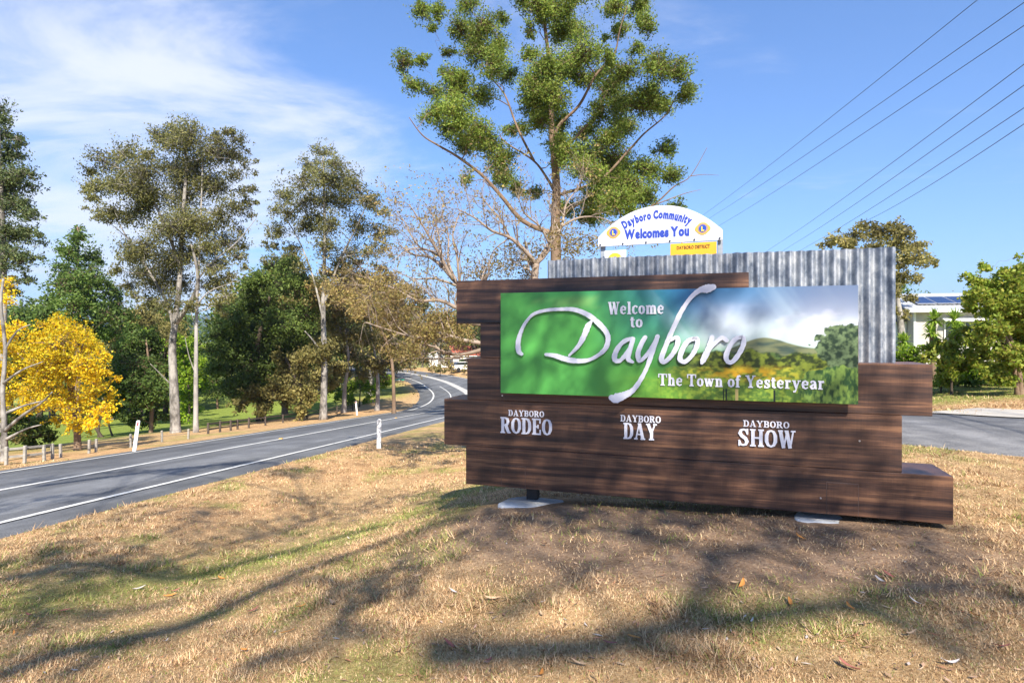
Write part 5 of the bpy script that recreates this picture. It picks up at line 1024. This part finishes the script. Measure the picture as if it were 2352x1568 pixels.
shade_tree('leaning gum tree whose shadow runs over the verge and onto the road', (-2.4, -8.8), 6.0,
  [([(0,1556),(170,1496),(400,1446),(500,1406),(635,1341),(740,1296),(900,1240),(1040,1195)], 12, 14.6, 0.115, 0.047),
   ([(110,1566),(300,1481),(400,1451)], 12.2, 13, 0.074, 0.041),
   ([(560,1535),(640,1511),(700,1496),(780,1461),(850,1456),(1030,1471)], 12.2, 13.2, 0.074, 0.034),
   ([(780,1461),(800,1410),(820,1366),(700,1330)], 12.8, 13.6, 0.054, 0.027),
   ([(0,1336),(200,1296),(300,1316),(430,1326),(625,1276),(850,1216),(1100,1156)], 13, 16, 0.108, 0.041),
   ([(0,1440),(120,1412),(250,1408),(420,1380)], 12.8, 13.8, 0.074, 0.034),
   ([(100,1135),(260,1112),(420,1092),(600,1076),(700,1086)], 15, 17, 0.095, 0.034)],
  [(60,1300,.55,8.2,16),(160,1330,.5,8.2,14),(260,1285,.5,8.3,8),(380,1300,.5,8.3,12),(520,1255,.45,8.4,6),(640,1230,.45,8.5,6),(720,1195,.45,8.7,10),(820,1170,.45,8.8,10),(930,1140,.5,9.0,11),(1000,1150,.5,8.9,13),(1050,1160,.5,8.8,13),(560,1215,.4,8.7,7),(700,1150,.45,9.3,13),(380,1230,.5,8.9,8),(480,1180,.5,9.3,13),(160,1240,.5,8.7,8),
   (300,1100,.7,9.5,17),(420,1098,.7,9.6,26),(560,1080,.7,9.8,26),(650,1085,.7,9.8,26),(120,1120,.7,9.4,13),(240,1155,.6,9.3,13),(50,1180,.6,9.1,13),(340,1175,.5,9.3,11),(860,1375,.4,7.8,8),(800,1350,.4,7.8,8),(950,1310,.4,8.0,8),(60,1400,.35,8.0,6),(20,1480,.4,7.7,8),(650,1340,.35,8.0,5)], 2)
# ---------------------------------------------------------------- grass and litter
leafmat('grass_dry', [(.20,.105,.05),(.50,.31,.155),(.76,.57,.34),(.62,.41,.22),(.30,.165,.085)], .25, .8, 2.5, .8)
leafmat('grass_green', [(.14,.17,.035),(.27,.31,.07),(.42,.41,.14),(.21,.25,.05)], .3, .8, 2.5, .8)
rng = np.random.default_rng(42); NB = 520000
d = np.exp(rng.uniform(math.log(1.5), math.log(17), NB)); x = d*rng.uniform(-1.02, 1.02, NB); y = d
zg = ground(x, y)
keep = np.ones(NB, bool)
for rd in ROADS:
    X, h, wl, wr, dist = near(rd, x, y); keep &= ~((X < wl+.10*rng.random(NB)) & (X > -wr-.10*rng.random(NB)))
cx, cy = x-1.35, y-4.75; cu = cx*.948-cy*.317; cw = cx*.317+cy*.948
dr = 1-sstep(.55, 1.1, np.hypot(cu/2.6, (cw+.25)/1.35)+.35*(fbm(x*1.3, y*1.3, 3)-.5))
keep &= rng.random(NB) > .72*dr
# nothing grows through the footings
for (px_, w_, d_) in ((1195,.5,.36),(1888,.25,.28)):
    p = S3(uD(px_)[0], 0, .02); a_ = (x-p.x)*SR.x+(y-p.y)*SR.y; b_ = (x-p.x)*SNv.x+(y-p.y)*SNv.y; keep &= ~((np.abs(a_) < w_) & (np.abs(b_+.15) < d_))
sw = np.exp(-(((x+2.3)*.80-(y-6.6)*.60)/.6)**2)*sstep(1, 4, y)*(1-sstep(9, 14, y))
gp_ = np.maximum(.7*sw, .40*sstep(.48, .68, fbm(x*1.5+30, y*1.5, 4)))+.07
gp_ = np.maximum(gp_, .6*sstep(13.0, 14.2, y)*sstep(4, 8, x))
isg = rng.random(NB) < gp_
def blades(sel, name, m, label):
    X, Y, Zz, D_ = x[sel], y[sel], zg[sel], d[sel]; N = len(X); a = rng.random(N)*6.283; tl = rng.uniform(.5, 1.45, N)
    L_ = (.008+.017*rng.random(N))*(1+.03*D_)*(1+.9*(fbm(X*2.2, Y*2.2, 3)-.5)*2)*(1+1.6*(fbm(X*5+40, Y*5, 2) > .66)); w = (.0011+.00062*D_)*(.7+.6*rng.random(N))
    dx_, dy_ = np.cos(a), np.sin(a); c = np.stack([X, Y, Zz-.004], 1)
    sd = np.stack([-dy_*w, dx_*w, np.zeros(N)], 1)
    tip = c+np.stack([dx_*np.sin(tl)*L_*1.4, dy_*np.sin(tl)*L_*1.4, np.cos(tl)*L_+.006], 1)
    V = np.stack([c-sd, c+sd, tip], 1).reshape(-1, 3)
    tag(rawnp(name, V, np.arange(N*3).reshape(N, 3), m), label, 'grass', kind='stuff')
blades(keep & ~isg, 'dry_grass', 'grass_dry', 'short dry straw coloured grass on the verge'); blades(keep & isg, 'green_grass', 'grass_green', 'short green grass growing through the dry verge')
# fallen leaves
mat('leaf_red', (.34,.12,.09), .7, 0, (30, (.22,.08,.06), (1,1,1), 3, .4, .7)); mat('leaf_tan', (.46,.32,.20), .7, 0, (30, (.34,.22,.13), (1,1,1), 3, .4, .7)); mat('leaf_orange', (.50,.21,.05), .7); mat('leaf_greyed', (.52,.47,.44), .75); mat('leaf_brown', (.13,.075,.045), .8)
def fallen_mesh(m, curl):
    V = []; n = 7
    for i in range(n):
        t = i/(n-1); w = .011*math.sin(math.pi*min(1, t*.96+.04))**.8; xx = (t-.5)*.10; zz = curl*(t-.5)**2*.06; yy = .012*math.sin(t*2.4)
        V += [(xx, yy-w, zz+.004), (xx, yy, zz), (xx, yy+w, zz+.004)]
    Fc = [(3*i+j, 3*i+3+j, 3*i+4+j, 3*i+1+j) for i in range(n-1) for j in (0, 1)]
    me = bpy.data.meshes.new('fallen_leaf'); me.from_pydata(V, [], Fc); me.update(); me.materials.append(MATS[m]); return me
LM = [(fallen_mesh(m, c_), lab) for m, c_, lab in (('leaf_red', .8, 'curled reddish fallen gum leaf lying on the dry grass'), ('leaf_tan', 1.4, 'tan fallen gum leaf lying on the dry grass'), ('leaf_orange', .5, 'orange fallen gum leaf lying on the dry grass'), ('leaf_greyed', 1.0, 'greyed fallen gum leaf lying on the dry grass'), ('leaf_brown', 1.6, 'dark brown fallen gum leaf lying on the dry grass'))]
pxs = [(1250,1258,4),(1700,1345,2),(1310,1388,0),(1380,1345,1),(1690,1350,1),(2040,1330,0),(2020,1345,3),(1955,1405,2),(1730,1440,3),(1400,1495,0),(1030,1495,0),(910,1510,4),(1330,1540,1),(1455,1480,2),(1640,1488,0),(1650,1500,0),(1870,1480,1),(2180,1530,3),(1950,1540,0),(2260,1290,1),(1840,1240,2),(620,1410,0),(580,1405,0),(690,1400,2),(660,1460,2),(760,1395,1),(510,1330,2),(490,1335,1),(405,1360,0),(390,1370,2),(320,1358,3),(430,1300,2),(560,1500,2),(380,1480,3),(800,1240,3),(700,1185,2),(1130,1385,1),(1245,1420,1),(150,1410,0),(210,1400,4),(70,1420,0),(100,1450,0),(30,1460,2),(540,1275,1),(620,1285,3),(960,1330,1),(1040,1370,3),(860,1290,1),(1500,1400,4),(1580,1440,1),(1810,1390,2),(2100,1395,3),(2240,1420,2),(2300,1500,0),(1240,1560,2),(700,1530,1),(1120,1530,0),(2085,1470,1),(1960,1475,0)]
for (a_, b_, c_) in pxs:
    p = hit(a_, b_); me, lab = LM[c_]; o = bpy.data.objects.new('fallen_leaf', me); COL.objects.link(o); s_ = R.uniform(.5, 1.0)
    o.location = (p.x, p.y, p.z+.016); o.scale = (s_, s_*R.uniform(.8, 1.3), s_); o.rotation_euler = (R.uniform(-.35, .35), R.uniform(-.3, .3), R.random()*6.28)
    tag(o, lab, 'leaf', 'fallen gum leaves on the dry grass')
n = 2600; d2 = np.exp(rng.uniform(math.log(1.7), math.log(9), n)); x2 = d2*rng.uniform(-1, 1, n); z2_ = ground(x2, d2)
ok = np.ones(n, bool)
for rd in ROADS:
    X, h, wl, wr, dist = near(rd, x2, d2); ok &= ~((X < wl) & (X > -wr))
C0 = np.stack([x2, d2, z2_+.012], 1)[ok]
V, Q = leaves_np(C0, 1, .001, .045, .012, 0, rng); V[:,2] = np.repeat(C0[:,2], 4)+(V[:,2]-np.repeat(C0[:,2], 4))*.25
leafmat('litter_leaf', [(.12,.07,.04),(.34,.20,.12),(.50,.36,.24),(.40,.16,.08),(.55,.5,.45)], .1)
tag(rawnp('leaf_litter', V, Q, 'litter_leaf'), 'scattered small leaf litter over the mown grass', 'leaf litter', kind='stuff')
# ---------------------------------------------------------------- guide posts
mat('post_white', (.80,.80,.80), .5, 0, (6, (.66,.65,.62), (1,1,1), 5, .45, .75)); mat('reflector_red', (.55,.05,.06), .25); mat('reflector_grey', (.35,.36,.38), .25)
def guide_post(x, yb, x2_, yt, label, refl):
    p = hit(x, yb); k = p.y/F; H_ = (yb-yt)*k; lean = (x2_-x)*k; T = thing('guide_post', label, 'post', p, 'white guide posts along the road')
    w, th = .055, .03; pr = [(-w, -.2), (w, -.2), (w, H_-.03), (w*.6, H_), (-w*.6, H_), (-w, H_-.03)]
    P = [Vector((p.x+a+lean*max(0, b)/H_, p.y-th/2, p.z+b)) for a, b in pr]
    body = bevel(MB().prism(P, (0, th, 0)).build('post_body', 'post_white', T), .006)
    c = Vector((p.x+lean*.88, p.y-th/2-.002, p.z+H_*.83)); MB().box(c+Vector((-.022, -.004, 0)), (.044,0,0), (0,.005,0), (lean/H_*.11,0,.11)).build('reflector', refl, T)
    return T
guide_post(870,1030,871,962, 'upright white guide post on the near verge of the main road', 'reflector_grey')
guide_post(306,1040,318,966, 'leaning white guide post with a red reflector on the far verge', 'reflector_red')
guide_post(821,953,817,920, 'small white guide post on the far verge before the bend', 'reflector_red')
# ---------------------------------------------------------------- fences
mat('fence_grey', (.36,.34,.30), .9, 0, (5, (.22,.20,.17), (1,1,3), 7, .4, .7)); mat('fence_dark', (.07,.055,.045), .9, 0, (5, (.13,.10,.08), (1,1,3), 7, .4, .7)); mat('wire', (.30,.30,.30), .4, .8)
def fence(name, label, feet, h, pw, rails, m, rail_r=None, wires=()):
    P = [hit(a, b) if len(q_) == 2 else None for q_ in feet for a, b in [q_[:2]]]; T = thing(name, label, 'fence', P[0])
    for p in P:
        hh = h*R.uniform(.93, 1.07); bevel(MB().box(p+Vector((-pw/2, -pw/2, -.25)), (pw,0,0), (0,pw,0), (R.uniform(-.02,.02), 0, hh+.25)).build('post', m, T), .008)
    for f_ in rails:
        for i in range(len(P)-1):
            a, b = P[i]+UP*h*f_, P[i+1]+UP*h*f_; dv = (b-a); sd = Vector((dv.y, -dv.x, 0)).normalized()*.025
            MB().box(a-sd*.5-sd*1.0-Vector((0,0,.03)), dv, sd, (0,0,.06)).build('rail', m, T)
    for f_ in wires:
        MB().tube([p+UP*h*f_ for p in P], .006, 4).build('wire', 'wire', T)
    return T
fence('timber_rail_fence', 'weathered grey timber post and rail fence at the edge of the verge', [(-60,1074),(-20,1071),(14,1068),(56,1064),(102,1058),(121,1054)], .46, .07, (.45, .9), 'fence_grey')
fence('wire_fence', 'row of short grey fence posts strung with wire under the yellow tree', [(140,1050),(204,1041),(220,1038),(301,1027),(372,1015),(432,1008)], .42, .065, (), 'fence_grey', wires=(.5, .9))
fence('paddock_fence', 'low dark timber paddock fence running under the dense trees', [(478,996),(505,992),(530,989),(546,986),(571,983),(610,977),(650,971),(705,962),(740,955),(774,949),(810,943)], .50, .08, (.4, .85), 'fence_dark')
fence('garden_fence', 'dark wire fence with slim posts in front of the house', [(2060,890),(2110,889),(2155,888),(2200,887),(2245,887),(2290,886),(2338,886),(2390,886)], .78, .06, (.95,), 'fence_dark', wires=(.25, .5, .75))
# ---------------------------------------------------------------- house
mat('weatherboard', (.52,.475,.43), .7, 0, (3, (.45,.41,.37), (1,1,1), 5, .4, .7)); mat('roof_metal', (.46,.47,.48), .45, .2, (4, (.5,.51,.52), (1,1,1), 4, .4, .7)); mat('trim_white', (.80,.80,.78), .5); mat('dark_trim', (.07,.08,.10), .5)
mat('solar_cell', (.012,.022,.085), .12, .1, None, .8); mat('solar_frame', (.62,.64,.68), .35, .6); mat('glass_dark', (.02,.028,.035), .06, 0, None, .8); mat('awning_navy', (.035,.05,.09), .6); mat('curtain', (.62,.66,.68), .7)
def house(name, label, cx, cy, rot, LEN, DP, WH, rise, over=.4, panels=(), windows=True, wall='weatherboard', roof='roof_metal', boards=True):
    z0 = gz(cx, cy)-.05; e = Vector((math.cos(rot), -math.sin(rot), 0)); b = Vector((math.sin(rot), math.cos(rot), 0)); O = Vector((cx, cy, z0)); T = thing(name, label, 'house', O)
    def h3(u, v_, w): return O+e*u+b*v_+UP*w
    wl_ = MB(); wl_.box(h3(.03, .03, 0), e*(LEN-.06), b*(DP-.06), UP*WH); wl_.build('wall', wall, T)
    gb = MB()
    for u in (.03, LEN-.03): gb.prism([h3(u, .03, WH), h3(u, DP-.03, WH), h3(u, DP/2, WH+rise*.97)], e*(.02 if u < 1 else -.02))
    gb.build('gable', wall, T)
    if boards:
        nb = int(WH/.19)
        for i in range(nb):
            MB().box(h3(-.0, .028, .02+i*.19), e*LEN, b*-.022, UP*.183).build('weatherboard', wall, T)
        for i in range(nb):
            MB().box(h3(.028, 0, .02+i*.19), b*DP, e*-.022, UP*.183).build('weatherboard', wall, T)
        for (u, v_) in ((-.03, -.03), (LEN-.06, -.03)): MB().box(h3(u, v_, 0), e*.11, b*.11, UP*WH).build('corner_trim', 'trim_white', T)
    sl_ = rise/(DP/2); th = .09
    for sgn_ in (0, 1):
        v0, v1 = (-over, DP/2) if sgn_ == 0 else (DP+over, DP/2); w0 = WH-over*sl_+.03; w1 = WH+rise+.03
        rf = MB(); n = int((LEN+2*over)/.24); V = []; 
        for i in range(n*4+1):
            u = -over+(LEN+2*over)*i/(n*4); dz = .012*math.cos(i*math.pi/2)
            V += [h3(u, v0, w0+dz), h3(u, v1, w1+dz)]
        rf.add(V, [(2*i, 2*i+2, 2*i+3, 2*i+1) for i in range(n*4)])
        rf.box(h3(-over, v0, w0-.10), e*(LEN+2*over), h3(0, v1, w1)-h3(0, v0, w0), UP*.085); r_ = rf.build('roof', roof, T)
        if sgn_ == 0:
            MB().box(h3(-over, v0-.09, w0-.12), e*(LEN+2*over), b*.085, UP*.13).build('gutter', 'trim_white', r_)
            for (pu, pv, pw_, pl) in panels:
                dv = (h3(0, v1, w1)-h3(0, v0, w0)); dv.normalize(); nn = e.cross(dv).normalized(); nn = nn if nn.z > 0 else -nn
                o_ = h3(pu, v0, w0)+dv*pv+nn*.09
                pn = MB().box(o_, e*pw_, dv*pl, nn*.035).build('solar_panel', 'solar_frame', T)
                MB().box(o_+e*.025+dv*.025+nn*.0352, e*(pw_-.05), dv*(pl-.05), nn*.003).build('solar_glass', 'solar_cell', pn)
    for (u, m_) in ((-over, 'dark_trim'), (LEN+over-.04, 'trim_white')):
        for s_ in (0, 1):
            v0, v1 = (-over, DP/2) if s_ == 0 else (DP+over, DP/2); w0 = WH-over*sl_-.12; MB().box(h3(u-.015, v0, w0), e*.05, h3(0, v1, w0+rise+over*sl_)-h3(0, v0, w0), UP*.16).build('barge_board', m_, T)
    def window(u, w, ww, hh, hood=None, face='front'):
        if face == 'front': A, ax, nn = h3(u, -.03, w), e, b*-1
        else: A, ax, nn = h3(-.03, u, w), b, e*-1
        fr = MB()
        for (o_, lx, lz) in ((-.06, ww+.12, .06),): fr.box(A-ax*.06-UP*.06, ax*(ww+.12), nn*.05, UP*.06); fr.box(A-ax*.06+UP*hh, ax*(ww+.12), nn*.05, UP*.06)
        fr.box(A-ax*.06, ax*.06, nn*.05, UP*hh); fr.box(A+ax*ww, ax*.06, nn*.05, UP*hh); fr.box(A+ax*(ww/2-.02), ax*.04, nn*.045, UP*hh)
        f_ = fr.build('window', 'trim_white', T)
        for s_ in (0, 1): MB().box(A+ax*(ww/2*s_+.005)+nn*.002, ax*(ww/2-.025 if s_ else ww/2-.03), nn*.012, UP*(hh)).build('pane', 'curtain' if (face != 'front') else 'glass_dark', f_)
        if hood:
            q_ = A-ax*.2+UP*(hh+.12); MB().prism([q_, q_+UP*.16+nn*.03, q_+nn*.55-UP*.08], ax*(ww+.4)).build('window_hood', hood, T)
    if windows:
        window(1.6, WH-1.95, 2.0, 1.15, 'trim_white'); window(5.6, WH-1.95, 1.9, 1.15, 'trim_white'); window(9.6, WH-1.95, 1.8, 1.15, 'trim_white'); window(1.1, WH-2.2, 1.7, 1.4, 'awning_navy', 'side'); window(4.3, WH-2.2, 1.4, 1.4, 'awning_navy', 'side')
    return T
c0 = PX(2100, HZ, 36)
house('pale_house', 'pale weatherboard house with a row of solar panels on its metal roof', c0.x, c0.y, math.radians(13), 15, 7.0, 3.45, .95, .5, [(.45+1.04*i, 1.25, 1.0, 1.9) for i in range(11)])
c1 = PX(2120, HZ, 50)
house('back_house', 'house roof with solar panels rising behind the pale weatherboard house', c1.x, c1.y, math.radians(13), 12, 7, 4.6, 1.2, .4, [(.9+1.04*i, .9, 1.0, 1.9) for i in range(9)], False, boards=False)
mat('roof_red', (.38,.11,.07), .7, 0, (4, (.28,.08,.05), (1,1,1), 5, .4, .7)); mat('render_grey', (.46,.45,.46), .8)
c2 = PX(1040, HZ, 118)
house('red_roofed_house', 'far grey house with a red roof beyond the road bend', c2.x, c2.y, math.radians(-8), 12, 8, 2.5, 1.7, .5, (), True, 'render_grey', 'roof_red', False)
c3 = PX(985, HZ, 126)
house('white_cottage', 'far small white cottage beside the road bend', c3.x, c3.y, math.radians(10), 4.2, 5, 2.6, 1.4, .3, (), False, 'trim_white', 'trim_white', False)
# parked car by the bend
mat('car_white', (.78,.78,.78), .25, 0, None, .6); mat('car_glass', (.02,.025,.03), .05, 0, None, .8); mat('tyre', (.02,.02,.02), .9)
def car(x, D_, rot, label):
    X_ = (x-1176)/F*D_; O = Vector((X_, D_, gz(X_, D_)+.02)); T = thing('parked_car', label, 'car', O); e = Vector((math.cos(rot), math.sin(rot), 0)); b = Vector((-math.sin(rot), math.cos(rot), 0))
    def c3_(u, v_, w): return O+e*u+b*v_+UP*w
    prof = [(-2.15,.28),(2.1,.28),(2.2,.6),(2.05,.82),(1.15,.95),(-1.9,1.0),(-2.2,.85),(-2.22,.5)]
    bevel(MB().prism([c3_(u, -.85, w) for u, w in prof], b*1.7).build('body', 'car_white', T), .06, 2)
    bevel(MB().prism([c3_(u, -.74, w) for u, w in [(1.1,.95),(.45,1.42),(-1.35,1.45),(-1.95,1.0)]], b*1.48).build('cabin', 'car_glass', T), .05, 2)
    MB().box(c3_(-1.3, -.72, 1.44), e*1.75, b*1.44, UP*.05).build('cabin_roof', 'car_white', T)
    for u in (-1.35, 1.35):
        for v_ in (-.86, .66): MB().prism([c3_(u+.32*math.cos(a), v_, .32+.32*math.sin(a)) for a in [2*math.pi*i/16 for i in range(16)]], b*.2).build('wheel', 'tyre', T)
car(1066, 98, .5, 'white car parked on the verge beyond the road bend')
# scrub screening the houses at the bend
for i_, (x, y, D_, r) in enumerate(((1010,848,92,16),(1035,846,94,14),(1058,836,104,15),(1075,845,92,16),(992,842,100,14),(1090,838,100,18),(1025,828,108,16))):
    shrub('verge_shrub', 'scrubby khaki shrub screening the houses beyond the road bend', x, y+10, D_, [(x, y, r*.7), (x-r*.6, y+3, r*.5), (x+r*.6, y+2, r*.5), (x, y-r*.5, r*.5)], ['leaf_khaki', 'leaf_straw', 'leaf_green'][i_ % 3], 80+i_, .22, (5, 2.6), tr=.06, group='shrubs beyond the road bend')
# green road sign
mat('sign_green', (.02,.30,.20), .5)
p = PX(914, 873, 84); zf = gz(p.x, p.y); T = thing('road_sign', 'small green road direction sign standing at the bend', 'sign', (p.x, p.y, zf))
bevel(MB().box(p+Vector((-.95, -.02, -.2)), (1.9,0,0), (0,.03,0), (0,0,.4)).build('sign_plate', 'sign_green', T), .01)
MB().box(p+Vector((-.5, -.024, -.05)), (1.0,0,0), (0,.003,0), (0,0,.1)).build('sign_text_bar', 'trim_white', T)
for s_ in (-.7, .7): MB().tube([Vector((p.x+s_, p.y+.04, zf-.2)), Vector((p.x+s_, p.y+.04, p.z+.18))], .03, 6).build('post', 'post_grey', T)
# ---------------------------------------------------------------- power lines
mat('cable', (.045,.05,.06), .5, .3); mat('pole_timber', (.20,.16,.12), .9, 0, (3, (.28,.23,.18), (1,1,.3), 6, .4, .7)); mat('insulator', (.5,.48,.45), .3)
LN = [((1612,496),(2245,0)),((1634,498),(2352,6)),((1652,518),(2352,59)),((1771,570),(2352,148)),((1812,567),(2352,196)),((1852,567),(2352,248)),((1990,507),(2352,285))]
ends = []
for i, ((xa, ya), (xb, yb)) in enumerate(LN):
    A = PX(xa, ya, 62-1.2*i); B = PX(xb, yb, 15+.25*i) if i else PX(xb, yb, 17.5)
    if i == 6: A = PX(1990, 507, 40)
    dv = B-A; q0 = A-dv*.5; q1 = B+dv*.62; pts = []
    for j in range(25):
        t_ = j/24; pp = q0+(q1-q0)*t_; tt_ = (pp-A).dot(dv)/dv.dot(dv); pp.z += -.45*(1-(2*tt_-1)**2)*.35 if 0 < tt_ < 1 else 0; pts.append(pp)
    tag(MB().tube(pts, .011, 5).build('power_cable', 'cable'), ('thin overhead power cable of the upper three crossing the sky' if i < 3 else 'thin overhead power cable of the lower four crossing the sky'), 'cable', 'overhead power cables')
    ends.append((q0, q1))
for k_, grp, lab in ((0, ends[:3], 'tall timber power pole with crossarm far beyond the tall gum'), (0, ends[3:], 'shorter timber power pole far behind the corrugated iron'), (1, ends[:3], 'tall timber power pole beside the side road'), (1, ends[3:], 'shorter timber power pole beside the side road')):
    c = sum((e_[k_] for e_ in grp), Vector((0,0,0)))/len(grp); top = max(e_[k_].z for e_ in grp)+.15; zf = gz(c.x, c.y); T = thing('power_pole', lab, 'pole', (c.x, c.y, zf))
    MB().tube([(c.x, c.y, zf-.5), (c.x, c.y, (zf+top)/2), (c.x, c.y, top)], [.17,.15,.11], 10).build('pole', 'pole_timber', T, True)
    zz = sum(e_[k_].z for e_ in grp)/len(grp)-.12; MB().cbox((c.x, c.y-.16, zz), 2.6, .1, .12).build('crossarm', 'pole_timber', T)
